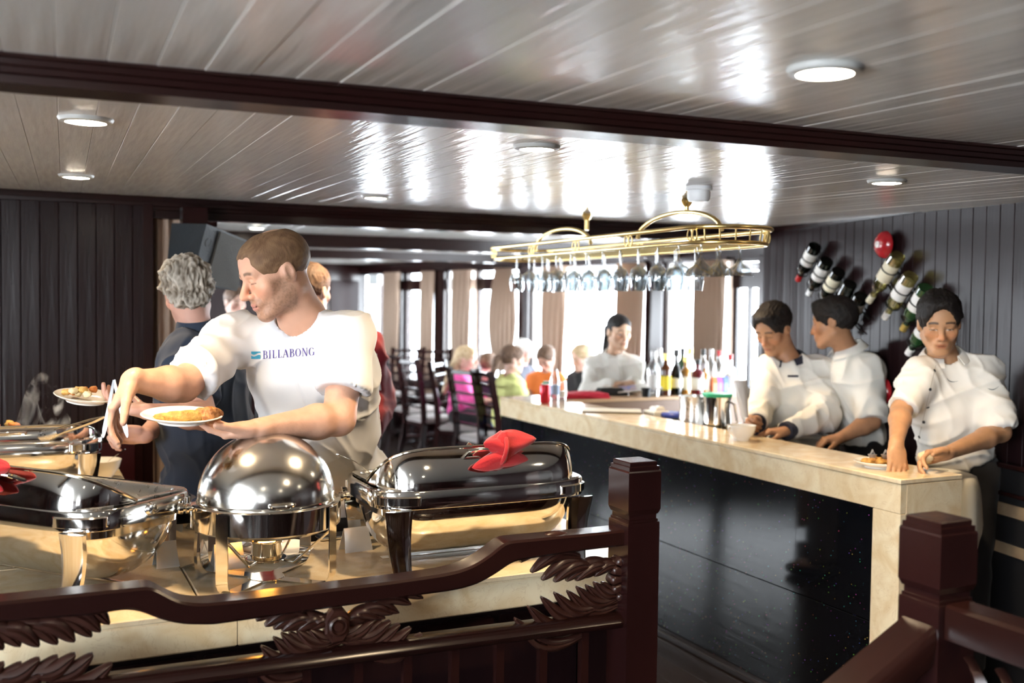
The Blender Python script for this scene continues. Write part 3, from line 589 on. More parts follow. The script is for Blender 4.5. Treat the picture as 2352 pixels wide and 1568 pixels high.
# ------------------------------------------------------------------ dark cabinet on the right
ca = rw(2252, 1042)[:2]; t = thing('low_cabinet', 'black cabinet with tan framed slot, low against the right wall', 'cabinet', (ca[0]+RN[0]*0.0, ca[1]+RN[1]*0.0, 0), math.atan2(rd[1], rd[0]))
sg = 1 if (Matrix.Rotation(-math.atan2(rd[1], rd[0]), 3, 'Z') @ Vector(RN)).y > 0 else -1
def cb(mb, s0, s1, n0, n1, z0, z1, bev=0): y0, y1 = sorted((n0*sg, n1*sg)); mb.box(s0, s1, y0, y1, z0, z1, bev); return mb
cb(MB(), 0.0, 1.6, 0.03, 0.06, 0.0, 0.97).build('carcass', BLACKP, t); cb(MB(), -0.01, 1.6, 0.03, 0.085, 0.955, 0.975, 0.004).build('top_edge', WOOD, t); cb(MB(), 0.02, 1.6, 0.06, 0.075, 0.84, 0.856, 0.003).build('moulding', WOOD, t)
cb(MB(), 0.05, 1.2, 0.06, 0.07, 0.60, 0.81, 0.003).build('tan_frame', mat('tan_frame', (0.30, 0.22, 0.13), 0.6, var=(12, (0.2, 0.13, 0.08), 0.2)), t); cb(MB(), 0.10, 1.15, 0.07, 0.074, 0.65, 0.76, 0.002).build('slot', BLACKP, t)
# ------------------------------------------------------------------ bells and wine on the right wall
REDG = mat('red_enamel', (0.42, 0.012, 0.02), 0.15, coat=0.5)
def wallpt(px, py, off): return atPl(px, py, R0+RN*off, RN)
wa = math.atan2(RN[1], RN[0])
for px, py, lab in ((2044, 562, 'red domed alarm bell high on the wall, over the pale wine bottle'), (2041, 898, 'red round bell low on the wall between two servers')):
    p = wallpt(px, py, 0.03); t = thing('alarm_bell', lab, 'bell', tuple(p), 0, rot=(0, PI/2, wa))
    MB().lathe([(0.0001, 0), (0.03, 0.0), (0.03, 0.02), (0.062, 0.022), (0.068, 0.03), (0.062, 0.048), (0.04, 0.064), (0.015, 0.070), (0.0001, 0.071)], seg=36).build('gong', REDG, t, True)
    MB().lathe([(0.0001, 0.066), (0.016, 0.069), (0.017, 0.073), (0.0001, 0.075)], seg=20).build('centre_boss', LW if py < 700 else BLACKP, t, True)
IRON = mat('black_iron', (0.01, 0.01, 0.01), 0.35, 0.3)
WB = [(1872, 566, 1833, 643, GBK, LW, CR, 'dark wine bottle with white label and red foil, first of the left rack'),
      (1899, 600, 1857, 676, GBK, LW, CW, 'dark wine bottle with white foil and red-edged label, second of the left rack'),
      (1926, 624, 1884, 700, GBK, LC, CB, 'dark wine bottle with cream label, third of the left rack'),
      (1951, 655, 1912, 730, GBK, GBK, CB, 'black wine bottle without a light label, fourth of the left rack'),
      (1976, 684, 1938, 760, GBK, LW, CB, 'dark wine bottle with slanting white label, lowest of the left rack'),
      (2062, 588, 1996, 692, GYL, LC, LC, 'pale yellow wine bottle with cream label, top of the right rack'),
      (2092, 634, 2032, 730, GYL, LW, LW, 'golden wine bottle with white label, second of the right rack'),
      (2128, 662, 2074, 757, GGR, LW, CG, 'green bottle with gold neck, third of the right rack'),
      (2146, 725, 2086, 812, GGR, LW, LW, 'green bottle behind the server\'s neck, lowest of the right rack')]
wlist = []
for x0, y0, x1, y1, g, lm, cm, lab in WB:
    a = wallpt(x0, y0, 0.085); b = wallpt(x1, y1, 0.075); v = Vector(b-a); L = v.length
    q = v.to_track_quat('Z', 'Y'); H = max(0.26, min(0.33, L)); ctr = Vector((a+b)/2)-v.normalized()*H/2
    wlist.append((ctr, v.normalized(), H))
    t = thing('wine_bottle', lab, 'bottle', tuple(ctr), 0, 'wine bottles in the iron wall racks', tuple(q.to_euler()))
    for nm, prof, m in bottle('wine', g, lm, cm, H, 0.037): MB().lathe(prof, seg=24).build(nm, m, t, True)
def rack(idx, lab):
    c0 = wlist[idx[0]][0]; t = thing('wine_rack', lab, 'rack', tuple(c0)); n = Vector(RN)
    a = [wlist[i][0]+wlist[i][1]*0.10-n*0.045-c0 for i in idx]; b = [wlist[i][0]+wlist[i][1]*0.20-n*0.045-c0 for i in idx]
    for P in (a, b):
        e0 = P[0]-(P[1]-P[0])*0.7; e1 = P[-1]+(P[-1]-P[-2])*0.7
        MB().tube([e0, *P, e1], 0.005, 8).build('rail', IRON, t, True)
    for i in idx:
        c, v, H = wlist[i]; s = v.cross(n).normalized()
        for k in (0.09, 0.2):
            cc = c-c0+v*k; r = 0.041 if k < 0.15 else 0.035
            MB().tube([cc+s*(math.cos(w)*r)+n*(math.sin(w)*r) for w in [2*PI*j/20 for j in range(20)]], 0.003, 6, close=True).build('hoop', IRON, t, True)
rack([0, 1, 2, 3, 4], 'black iron wall rack holding the row of dark wine bottles'); rack([5, 6, 7, 8], 'black iron wall rack holding the pale and green bottles')
# ------------------------------------------------------------------ brass glass rack
gx, gy0, gy1, gw = 2.44, 2.98, 5.0, 0.17; zu, zl = 1.893, 1.842
t = thing('glass_rack', 'hanging brass rack with two oval rails, holding upside-down stemware over the bar', 'rack', (gx, (gy0+gy1)/2, zl))
hy = (gy1-gy0)/2
def stad(w, h, z, n=14):
    pts = []
    for i in range(n+1): a = PI*i/n; pts.append((w*math.cos(a), h-w*0.9+w*0.9*math.sin(a), z))
    for i in range(n+1): a = PI+PI*i/n; pts.append((w*math.cos(a), -h+w*0.9+w*0.9*math.sin(a), z))
    return pts
MB().tube(stad(gw, hy, 0.0), 0.008, 10, close=True).build('lower_rail', BRASS, t, True); MB().tube(stad(gw+0.015, hy+0.015, zu-zl+0.006), 0.009, 10, close=True).build('upper_rail', BRASS, t, True)
for k in range(-2, 3):
    MB().tube([(k*0.068, -hy+0.04+abs(k)*0.03, 0.002), (k*0.068, hy-0.04-abs(k)*0.03, 0.002)], 0.005, 8).build('hanging_rail', BRASS, t, True)
for k in range(5):
    for s in (-1, 1):
        y = -hy+0.12+k*(2*hy-0.24)/4
        for dy in (-0.016, 0.016): MB().tube([(s*(gw+0.005), y+dy+0.014*math.cos(w), 0.028+0.022*math.sin(w)) for w in [2*PI*j/14 for j in range(14)]], 0.0028, 6, close=True).build('ring_ornament', BRASS, t, True)
for k in range(9):
    a = PI+PI*(k+0.5)/9
    x, y = gw*math.cos(a), -hy+gw*0.9+gw*0.9*math.sin(a); MB().tube([(x, y, 0), (x*1.05, y*1.005, zu-zl)], 0.003, 6).build('strut', BRASS, t, True)
for (px, py) in ((1348, 490), (1578, 455)):
    c = ceil(px, py); yy_ = c[1]-(gy0+gy1)/2; xx = c[0]-gx; zt = c[2]-zl
    zt2 = zu-zl+0.10
    MB().tube([(xx, yy_, zt), (xx, yy_, zt-0.02), (xx, yy_, zt2+0.03), (xx, yy_, zt2)], [0.011, 0.011, 0.011, 0.011], 12).build('pole', BRASS, t, True)
    MB().lathe([(0.0001, 0), (0.022, 0), (0.026, -0.012), (0.018, -0.03), (0.012, -0.036), (0.0001, -0.036)], (xx, yy_, zt), 20).build('ceiling_rose', BRASS, t, True)
    MB().tube([(xx*0.3+0.0*k, yy_+0.30*math.cos(w), zu-zl+0.006+0.094*math.sin(w)) for w in [PI*j/16 for j in range(17)]], 0.009, 10).build('arch', BRASS, t, True)
WG = [(0.034, 0.0), (0.033, 0.0015), (0.006, 0.004), (0.0042, 0.01), (0.004, 0.075), (0.010, 0.082), (0.030, 0.096), (0.038, 0.12), (0.038, 0.145), (0.031, 0.185), (0.0302, 0.185), (0.0368, 0.145), (0.0368, 0.12), (0.029, 0.098), (0.006, 0.087), (0.0001, 0.085)]
CGp = [(0.036, 0.0), (0.035, 0.0015), (0.006, 0.004), (0.0042, 0.01), (0.004, 0.06), (0.012, 0.07), (0.02, 0.085), (0.046, 0.105), (0.055, 0.13), (0.0542, 0.13), (0.045, 0.107), (0.018, 0.087), (0.0001, 0.07)]
gsh = MB().lathe(WG, seg=20); g1 = None; g2 = None; n = 0
rows = [(-0.102, 0.0), (0.034, 0.06), (0.10, 0.02)]
for ri, (dx, dy) in enumerate(rows):
    for k in range(12):
        y = gy0+0.16+dy+k*0.146
        if y > gy1-0.1: continue
        cock = k < 2
        if cock:
            o = (MB().lathe(CGp, seg=20).build('cocktail_glass', CRYSTAL, None, True) if g2 is None else g2.copy()); 
            if g2 is None: g2 = o
            else: COL.objects.link(o)
            tag(o, 'short wide-bowled glass hanging upside down at the near end of the brass rack', 'glass', 'wide cocktail glasses on the brass rack')
        else:
            o = (gsh.build('wine_glass', CRYSTAL, None, True) if g1 is None else g1.copy())
            if g1 is None: g1 = o
            else: COL.objects.link(o)
            tag(o, 'clear stemmed wine glass hanging upside down from the brass rack', 'glass', 'wine glasses hanging from the brass rack')
        o.location = (gx+dx, y, zl+0.010); o.rotation_euler = (PI, 0, random.uniform(0, 6))
# smoke detector
c = ceil(1605, 428); lathe_thing('smoke_detector', 'round ribbed white detector on the ceiling beside the brass pole', 'detector', (c[0], c[1], c[2]), [('base', [(0.0001, 0), (0.048, 0), (0.05, -0.012), (0.046, -0.016), (0.0001, -0.016)], BRIGHT), ('chamber', [(0.0001, -0.016), (0.040, -0.016), (0.043, -0.022), (0.042, -0.045), (0.036, -0.055), (0.0001, -0.057)], BRIGHT)])
# ================================================================== BUFFET COUNTER
HC = 0.84
bc = thing('buffet_counter', 'cream marble-topped buffet counter with dark wooden base behind the railing', 'counter', (0, 0, 0))
for (x0, x1, y0, y1) in ((-1.6, 0.390, 2.49, 3.09), (0.3935, 1.715, 2.49, 3.09), (-1.6, 0.37, 3.0935, 4.8)):
    MB().box(x0, x1, y0, y1, HC-0.016, HC, 0.003).build('marble_slab', MARBLE, bc)
SX = [-1.6, -0.62, 0.4665, 1.715]
for a, b in zip(SX[:-1], SX[1:]): MB().box(a+0.001, b-0.001, 2.492, 2.515, HC-0.098, HC-0.017, 0.004).build('apron_slab', MARBLE, bc)
MB().box(1.69, 1.712, 2.516, 3.088, HC-0.098, HC-0.017, 0.003).build('apron_slab', MARBLE, bc)
MB().box(-1.55, 1.68, 2.53, 3.05, 0.0, HC-0.098).build('base', DARKP, bc); MB().box(-1.55, 0.34, 3.05, 4.75, 0.0, HC-0.017).build('base', DARKP, bc)
for k in range(12):
    x = -1.5+k*0.27; MB().box(x, x+0.25, 2.515, 2.531, 0.05, HC-0.12, 0.006).build('base_panel', WALLW, bc)
# ------------------------------------------------------------------ round roll-top chafer
STEELG = mat('warm_steel', (0.82, 0.77, 0.66), 0.10, 1.0, rvar=(25, 0.06, 0.16))
DOME = mat('dome_steel', (0.80, 0.78, 0.73), 0.14, 1.0, rvar=(14, 0.09, 0.24), bump=(8, 0.03))
FLAME = mat('burner_flame', (1, 0.5, 0.1), 0.5, emit=(1.0, 0.40, 0.05), estr=25)
rc = atZ(612, 1327, HC); RC = (float(rc[0]), float(rc[1])); zr = 1.055
t = thing('round_chafing_dish', 'round polished chafing dish with closed dome lid, in the middle of the counter', 'chafing dish', (RC[0], RC[1], HC))
h = zr-HC
MB().lathe([(0.183*math.cos(a), h+0.012+0.178*math.sin(a)) for a in [PI/2*j/22 for j in range(22)]]+[(0.0001, h+0.19)], seg=72).build('dome_lid', DOME, t, True, 60)
MB().lathe([(0.183, h+0.012), (0.186, h+0.006), (0.186, h-0.002), (0.18, h-0.002)], seg=72).build('lid_rim', STEELG, t, True)
MB().lathe([(0.196, h+0.004), (0.200, h+0.002), (0.200, h-0.058), (0.196, h-0.062), (0.192, h-0.058), (0.190, h+0.002)], seg=72).build('frame_ring', STEEL, t, True)
MB().lathe([(0.188, h-0.01), (0.187, h-0.055), (0.165, h-0.075), (0.09, h-0.085), (0.0001, h-0.086)], seg=72).build('water_pan', STEELG, t, True)
for s in (-1, 1): MB().lathe([(0.0001, 0), (0.007, 0), (0.007, 0.012), (0.013, 0.013), (0.014, 0.02), (0.009, 0.022), (0.009, 0.027), (0.015, 0.029), (0.015, 0.038), (0.012, 0.041), (0.0001, 0.042)], (s*0.192, 0, h-0.005), 20, 'x').build('hinge_knob', STEELG, t, True) if s > 0 else MB().lathe([(0.0001, 0), (0.007, 0), (0.007, -0.012), (0.013, -0.013), (0.014, -0.02), (0.009, -0.022), (0.009, -0.027), (0.015, -0.029), (0.015, -0.038), (0.012, -0.041), (0.0001, -0.042)], (s*0.192, 0, h-0.005), 20, 'x').build('hinge_knob', STEELG, t, True)
MB().tube([(0.02*math.cos(a)*1.6, -0.185-0.016*math.sin(a), h+0.02+0.0*a) for a in [PI*j/10 for j in range(11)]], 0.0045, 8).build('lid_handle', STEEL, t, True)
for a in (45, 135, 225, 315):
    a = math.radians(a); dx, dy = math.cos(a), math.sin(a); sd = (-dy, dx, 0)
    pts = [(0.204, h-0.002), (0.204, h-0.06), (0.204, 0.045), (0.202, 0.028), (0.194, 0.012), (0.180, 0.0035), (0.15, 0.002), (0.04, 0.002)]
    MB().ribbon([(dx*r, dy*r, z+0.001) for r, z in pts], 0.036, 0.003, sd).build('leg', STEEL, t, True, 50)
MB().lathe([(0.0001, 0.006), (0.048, 0.006), (0.05, 0.004), (0.05, 0.0015), (0.0001, 0.0015)], seg=32).build('base_disc', STEEL, t, True)
bz = 0.052
MB().lathe([(0.0001, bz), (0.052, bz), (0.056, bz+0.006), (0.052, bz+0.006), (0.048, bz+0.003), (0.0001, bz+0.003)], seg=36).build('burner_holder', STEEL, t, True)
for a in (45, 135, 225, 315):
    a = math.radians(a); MB().tube([(math.cos(a)*0.05, math.sin(a)*0.05, bz+0.003), (math.cos(a)*0.085, math.sin(a)*0.085, bz), (math.cos(a)*0.2, math.sin(a)*0.2, bz+0.10)], 0.0035, 8).build('holder_arm', STEEL, t, True)
b = MB().lathe([(0.0001, bz+0.004), (0.040, bz+0.004), (0.041, bz+0.008), (0.041, bz+0.046), (0.044, bz+0.050), (0.044, bz+0.056), (0.030, bz+0.056), (0.030, bz+0.04), (0.0001, bz+0.04)], seg=36).build('burner', STEELG, t, True)
MB().lathe([(0.0001, bz+0.055), (0.028, bz+0.055), (0.022, bz+0.064), (0.010, bz+0.070), (0.0001, bz+0.072)], seg=20).build('flame', FLAME, b, True)
l = bpy.data.lights.new('burner_glow', 'POINT'); l.energy = 1.6; l.color = (1, 0.42, 0.08); l.shadow_soft_size = 0.02; lo = bpy.data.objects.new('burner_glow', l); COL.objects.link(lo); lo.parent = b; lo.location = (0, 0, bz+0.066)
# ------------------------------------------------------------------ rectangular roll-top chafers
def superell(L, Wd, n, e=5.0):
    pts = []
    for i in range(n):
        a = 2*PI*i/n; c, s = math.cos(a), math.sin(a)
        pts.append((L*math.copysign(abs(c)**(2/e), c), Wd*math.copysign(abs(s)**(2/e), s)))
    return pts
def roll_top(label, loc, rz, lid_from, L=0.335, Wd=0.205, zr=0.235, R=0.205, leg_h=None, napkin=None, handle=True, sx=1, gold=STEELG):
    """lid_from: angle (deg) of the lid's leading edge above horizontal on the -Y side; lid spans 180 deg below it"""
    t = thing('chafing_dish', label, 'chafing dish', loc, rz)
    N = 72
    def ringl(f, z): return [(x*f[0], y*f[1], z) for x, y in superell(L, Wd, N)]
    mb = MB(); mb.loft([ringl((1.0, 1.0), zr-0.052), ringl((1.012, 1.02), zr-0.050), ringl((1.012, 1.02), zr-0.004), ringl((1.004, 1.008), zr), ringl((0.975, 0.955), zr), ringl((0.97, 0.95), zr-0.05)], caps=False); mb.build('frame_band', STEEL, t, True, 45)
    # water pan and food pan
    mb = MB(); mb.loft([ringl((0.965, 0.94), zr-0.004), ringl((0.95, 0.90), zr-0.075), ringl((0.90, 0.82), zr-0.085), ringl((0.02, 0.02), zr-0.086)], caps=False); mb.build('water_pan', gold, t, True, 45)
    def rrect(hx, hy, z, r=0.03, n=5):
        out = []
        for cx_, cy_, a0 in ((hx-r, hy-r, 0), (-hx+r, hy-r, 90), (-hx+r, -hy+r, 180), (hx-r, -hy+r, 270)):
            for k in range(n+1): a = math.radians(a0+90*k/n); out.append((cx_+r*math.cos(a), cy_+r*math.sin(a), z))
        return out
    hx, hy = L*0.93, Wd*0.86
    mb = MB(); mb.loft([rrect(hx, hy, zr-0.004), rrect(hx, hy, zr+0.004), rrect(hx-0.02, hy-0.02, zr+0.004), rrect(hx-0.024, hy-0.024, zr-0.002), rrect(hx-0.032, hy-0.032, zr-0.058), rrect(hx-0.05, hy-0.05, zr-0.062), rrect(0.01, 0.01, zr-0.062, 0.005)], caps=False); mb.build('food_pan', STEELB, t, True, 45)
    # legs
    for ax, ay in ((1, 1), (-1, 1), (-1, -1), (1, -1)):
        rings = []; x0, y0 = ax*L*0.86, ay*Wd*0.99
        for k in range(9):
            v = k/8; z = (zr-0.05)*(1-v); w = 0.040-0.014*v; o = 0.006*math.sin(v*PI); cx_ = x0-ax*0.012*v; cy_ = y0+ay*(0.004-0.016*math.sin(v*PI*0.9)+0.010*v)
            rings.append([(cx_-w, cy_-0.006, z), (cx_-w*0.5, cy_-0.012 if ay < 0 else cy_-0.006, z), (cx_+w*0.5, cy_-0.012 if ay < 0 else cy_-0.006, z), (cx_+w, cy_-0.006, z), (cx_+w, cy_+0.006, z), (cx_+w*0.5, cy_+0.012 if ay > 0 else cy_+0.006, z), (cx_-w*0.5, cy_+0.012 if ay > 0 else cy_+0.006, z), (cx_-w, cy_+0.006, z)])
        MB().loft(rings).build('leg', STEEL, t, True, 35)
        se = superell(L*1.012, Wd*1.02, 200); i0 = {(1, 1): 25, (-1, 1): 75, (-1, -1): 125, (1, -1): 175}[(ax, ay)]; idxs = range(i0-14, i0+15); rg = []
        for i_ in idxs:
            x_, y_ = se[i_ % 200]; nl = math.hypot(x_/L**2, y_/Wd**2); nx_, ny_ = x_/L**2/nl, y_/Wd**2/nl; e_ = 0.003 if i_ in (i0-14, i0+14) else 0.008
            rg.append([(x_, y_, zr-0.042), (x_+nx_*e_, y_+ny_*e_, zr-0.039), (x_+nx_*e_, y_+ny_*e_, zr-0.017), (x_, y_, zr-0.014)])
        MB().loft(rg).build('leg_bracket', STEEL, t, True, 50)
    # lower stretcher for the burner
    MB().ribbon([(-L*0.8, 0, 0.006), (L*0.8, 0, 0.006)], 0.03, 0.003, (0, 1, 0)).build('stretcher', STEEL, t)
    # lid: barrel with rounded ends
    a0 = math.radians(lid_from); M = 40; K = 44; outer = []; inner = []
    for j in range(M+1):
        ang = PI-a0+PI*j/M                                # from leading edge down through bottom to rear
        ro, ri = [], []
        for i in range(K+1):
            u = -1+2*i/K; x = L*0.955*math.copysign(1-(1-abs(u))**1.6, u)
            rad = R*(max(0.0, 1-abs(x/(L*0.957))**7))**0.42
            for lst, rr in ((ro, rad), (ri, max(0.0, rad-0.0025))): lst.append((x if lst is ro else x*0.993, math.cos(ang)*rr, zr-0.012+math.sin(ang)*rr))
        outer.append(ro); inner.append(ri)
    vs = [p for r in outer for p in r]+[p for r in inner for p in r]; fs = []; n1 = (M+1)*(K+1)
    for j in range(M):
        for i in range(K):
            a = j*(K+1)+i; fs.append((a, a+1, a+K+2, a+K+1)); a += n1; fs.append((a, a+K+1, a+K+2, a+1))
    for j in (0, M):
        for i in range(K):
            a = j*(K+1)+i; fs.append((a, a+1, a+1+n1, a+n1))
    lid = MB().add(vs, fs).build('lid', STEEL, t, True, 80)
    # lid rims
    pts = [outer[0][i] for i in range(K+1)]; MB().tube(pts, 0.005, 8).build('lid_rim', STEELG, lid, True)
    ex = Vector((0, math.cos(PI-a0)*R, zr-0.012+math.sin(PI-a0)*R)); od = Vector((0, math.cos(PI-a0-0.5), math.sin(PI-a0-0.5)))
    rad = Vector((0, math.cos(PI-a0+0.12), math.sin(PI-a0+0.12)))
    base = Vector((0, 0, zr-0.012))+rad*R
    MB().tube([base+Vector((x, 0, 0))+rad*o for x, o in ((-0.075, 0.0), (-0.075, 0.028), (-0.06, 0.036), (0.06, 0.036), (0.075, 0.028), (0.075, 0.0))], 0.006, 8).build('lid_handle', STEEL, lid, True)
    for s in (-1, 1): MB().lathe([(0.0001, 0), (0.016, 0), (0.018, 0.005), (0.014, 0.012), (0.0001, 0.013)], (s*L*1.0, 0, zr-0.02), 16, 'x', R=Matrix.Rotation(0, 3, 'X')).build('hinge_knob', STEEL, t, True)
    return t, base+rad*0.036
def napkin(parent_t, pos, rz, label):
    M4 = Matrix.Translation(parent_t.location) @ Matrix.Rotation(rz, 4, 'Z'); w = M4 @ Vector(pos)
    t = thing('napkin', label, 'napkin', tuple(w), rz)
    def lobe(name, L, r, s, tilt, seed, zo=0):
        rnd = random.Random(seed); rings = []
        for i in range(17):
            u = i/16; prof = max(0.02, min(1, (u*5+0.15))**0.5*max(0, 1-u)**0.6)*1.15
            ring = []
            for j in range(20):
                a = 2*PI*j/20; k = 1+0.14*math.sin(3*a+u*4+seed)+0.07*math.sin(7*a-u*6)
                ring.append((s*(u*L-0.02), math.cos(a)*r*prof*k*0.8, math.sin(a)*r*prof*k+tilt*u*L+zo))
            rings.append(ring)
        if s < 0: rings = rings[::-1]
        MB().loft(rings).build(name, RED, t, True, 60)
    lobe('fold', 0.135, 0.040, 1, 0.10, 1, 0.004); lobe('fold', 0.075, 0.036, -1, 0.10, 3, 0.004); lobe('hanging_end', 0.11, 0.032, -1, -0.28, 5, -0.024)
    lobe('fold', 0.11, 0.030, 1, -0.16, 6, -0.024)
    MB().tube([(0.006*math.sin(a), math.cos(a)*0.038, math.sin(a)*0.040-0.006) for a in [2*PI*j/20 for j in range(20)]], 0.007, 8, close=True).build('knot', RED, t, True)
    return t
t1, np1 = roll_top('large oblong chafing dish with rolled-down lid at the right end of the counter', (1.205, 2.785, HC+0.001), 0.0, 37)
napkin(t1, (np1.x+0.02, np1.y, np1.z+0.004), 0.0, 'red napkin knotted on the lid handle of the right chafing dish')
lc = (0.07, 2.985, HC+0.001); lrz = math.radians(-50)
t2, np2 = roll_top('large oblong chafing dish with rolled-down lid at the front left of the counter', lc, lrz, 30)
napkin(t2, (np2.x-0.02, np2.y, np2.z), lrz, 'red napkin knotted on the lid handle of the front left chafing dish')
t3, np3 = roll_top('open oblong chafing dish heaped with food, at the back left under the steam', (-0.08, 4.20, HC+0.001), 0.0, 20)
# food in the back-left dish
SAL = [mat('food_yellow', (0.75, 0.52, 0.16), 0.6, var=(50, (0.55, 0.3, 0.08), 0.2)), mat('food_green', (0.45, 0.52, 0.12), 0.5), mat('food_orange', (0.75, 0.32, 0.08), 0.6, var=(60, (0.45, 0.12, 0.03), 0.2)), mat('food_pale', (0.8, 0.7, 0.45), 0.6)]
cnt = 0
for k in range(34):
    x = -0.08+random.uniform(-0.28, 0.05); y = 4.20+random.uniform(-0.14, 0.14); z = HC+0.215+random.uniform(0, 0.06)
    o = blob(0.024, 0.018, 0.016, 100+k, 7, 0.25).build('vegetable_piece', SAL[[0, 0, 3, 2, 1][k % 5]], None, True, 60, (x, y, z)); o.rotation_euler = (random.uniform(0, 3), random.uniform(0, 3), 0)
    tag(o, ['yellow vegetable piece', 'yellow vegetable piece', 'pale vegetable piece', 'orange vegetable piece', 'green vegetable piece'][k % 5]+' heaped in the back left chafing dish', 'food', 'vegetables in the steaming dish')
# plate with serving spoon behind the round chafer, name cards, bowl with spoon
def P3(px, py, z): return tuple(float(v) for v in atZ(px, py, z))
pc = P3(620, 1262, HC); pt = lathe_thing('plate', 'white plate with a serving spoon, behind the round chafing dish burner', 'plate', (pc[0], min(pc[1], 2.97), HC+0.001), [('dish', plate_prof(0.115, 0.02), WHITEC)])
def spoon(label, a, b, bowl=0.028, w=0.006, nm='serving_spoon', depth=0.012, m=STEEL):
    a = Vector(a); b = Vector(b); t = thing(nm, label, 'spoon', tuple(a)); d = b-a
    MB().tube([(0, 0, 0), d*0.5+Vector((0, 0, 0.008)), d], [w*0.8, w*0.6, w*1.1], 8, flat=0.35).build('handle', m, t, True)
    dn = d.normalized(); up = Vector((0, 0, 1)); s = dn.cross(up).normalized(); u = s.cross(dn)
    rings = []
    for k in range(9):
        v = k/8; ring = []
        wd = bowl*math.sin(PI*min(0.999, 0.06+v*0.94))**0.6
        for j in range(9):
            q = j/8*2-1; ring.append(-dn*(v*bowl*2.6)+s*(q*wd)-u*(depth*(1-q*q)*math.sin(PI*v)))
        ring += [p-u*0.0015 for p in reversed(ring)]; rings.append(ring)
    MB().loft(rings).build('bowl', m, t, True, 80); return t
spoon('steel serving spoon resting on the white plate behind the burner', (pc[0]-0.05, pc[1]-0.03, HC+0.04), (pc[0]+0.17, pc[1]+0.06, HC+0.045), 0.03)
PLT = mat('steel_card', (0.55, 0.55, 0.53), 0.35, 0.5)
def card(px, py, label, rz, w=0.09, h=0.07):
    p = P3(px, py, HC); t = thing('name_card', label, 'card', (p[0], p[1], HC), rz)
    for s, n in ((-1, 'front_leaf'), (1, 'back_leaf')):
        MB().loft([[(-w/2, s*0.028, z0), (w/2, s*0.028, z0), (w/2, s*0.026, z0), (-w/2, s*0.026, z0)] if z0 == 0 else [(-w/2+0.006, s*0.002, z0), (w/2-0.006, s*0.002, z0), (w/2-0.006, 0, z0), (-w/2+0.006, 0, z0)] for z0 in (0, h)]).build(n, PLT, t)
card(392, 1297, 'folded grey name card right of the front left chafing dish', 0.1); card(523, 1303, 'folded grey name card inside the round chafing dish legs', 0.1); card(817, 1262, 'folded grey name card by the right chafing dish\'s rear leg', 0.1)
tr = thing('tray_edge', 'thin steel tray behind the round chafing dish, by the counter\'s rear edge', 'tray', P3(765, 1236, HC), 0.05); tr.location.z = HC
MB().box(-0.05, 0.09, -0.03, 0.03, 0, 0.012, 0.004).build('tray_base', STEEL, tr); MB().box(-0.045, 0.085, -0.025, 0.025, 0.012, 0.014).build('tray_insert', BLACKP, tr)
bw = D(268, 1075, 3.85); t = lathe_thing('bowl', 'white bowl with a spoon in it behind the left chafing dishes', 'bowl', (0.275, 4.50, HC), [('bowl_body', [(0.0001, 0.0), (0.04, 0.0), (0.044, 0.008), (0.075, 0.05), (0.085, 0.085), (0.081, 0.085), (0.07, 0.05), (0.04, 0.014), (0.0001, 0.012)], WHITEC)])
spoon('steel spoon standing in the white bowl', (0.26, 4.50, HC+0.03), (0.37, 4.46, HC+0.13), 0.018, 0.005)
# ladles hanging in the chafers' far side (seen through the legs): ladle with perforated bowl
def ladle(label, top, bot, m=STEEL):
    top = Vector(top); bot = Vector(bot); t = thing('ladle', label, 'ladle', tuple(top)); d = bot-top
    MB().tube([(0, 0, 0), d*0.5, d], [0.008, 0.006, 0.006], 8, flat=0.5).build('handle', m, t, True)
    rings = []
    for k in range(9):
        th = PI/2*k/8; rings.append([tuple(d+Vector((0.045*math.cos(th)*math.cos(a), 0.045*math.cos(th)*math.sin(a), -0.040*math.sin(th)))) for a in [2*PI*j/24 for j in range(24)]])
    MB().loft(rings[::-1], caps=False).build('bowl', m, t, True, 80); return t
# tong head and serving utensil over right chafer
spoon('steel serving fork sticking up from the right chafing dish pan', P3(850, 1085, HC+0.24), tuple(D(775, 1043, 2.75)), 0.03, 0.004, 'serving_fork')
t = thing('serving_tongs', 'steel tongs handle loop standing behind the red napkin', 'tongs', tuple(D(1085, 1055, 2.95)))
MB().tube([(-0.004, 0, -0.05), (-0.012, 0, 0.0), (-0.020, 0, 0.034), (-0.012, 0, 0.046), (0.0, 0, 0.040), (0.012, 0, 0.0), (0.02, 0, -0.05)], 0.0035, 8, flat=2.2).build('arm', STEELG, t, True)
# ------------------------------------------------------------------ RAILING before the counter
RY = 2.295; RT = 0.075
top_px = [(-260, 1412), (0, 1383), (200, 1362), (330, 1349), (349, 1347), (361, 1355), (385, 1368), (408, 1379), (435, 1385), (470, 1387), (595, 1374), (750, 1354), (900, 1336), (1018, 1319), (1055, 1311), (1085, 1300), (1105, 1289), (1125, 1276), (1145, 1260), (1160, 1247), (1172, 1243), (1350, 1226), (1478, 1213)]
bot_px = [(-260, 1455), (0, 1430), (213, 1414), (270, 1403), (300, 1401), (330, 1407), (361, 1421), (395, 1430), (425, 1435), (489, 1436), (595, 1421), (750, 1399), (948, 1370), (1030, 1359), (1066, 1352), (1098, 1342), (1125, 1328), (1150, 1312), (1172, 1296), (1190, 1288), (1350, 1264), (1478, 1249)]
T_ = [atY(x, y, RY) for x, y in top_px]; B_ = [atY(x, y, RY) for x, y in bot_px]
xs = np.linspace(-0.42, 1.528, 150); zt = np.interp(xs, [p[0] for p in T_], [p[2] for p in T_]); zb = np.interp(xs, [p[0] for p in B_], [p[2] for p in B_])
zt2 = np.convolve(np.pad(zt, 1, 'edge'), [0.25, 0.5, 0.25], 'valid'); zb2 = np.convolve(np.pad(zb, 1, 'edge'), [0.25, 0.5, 0.25], 'valid')
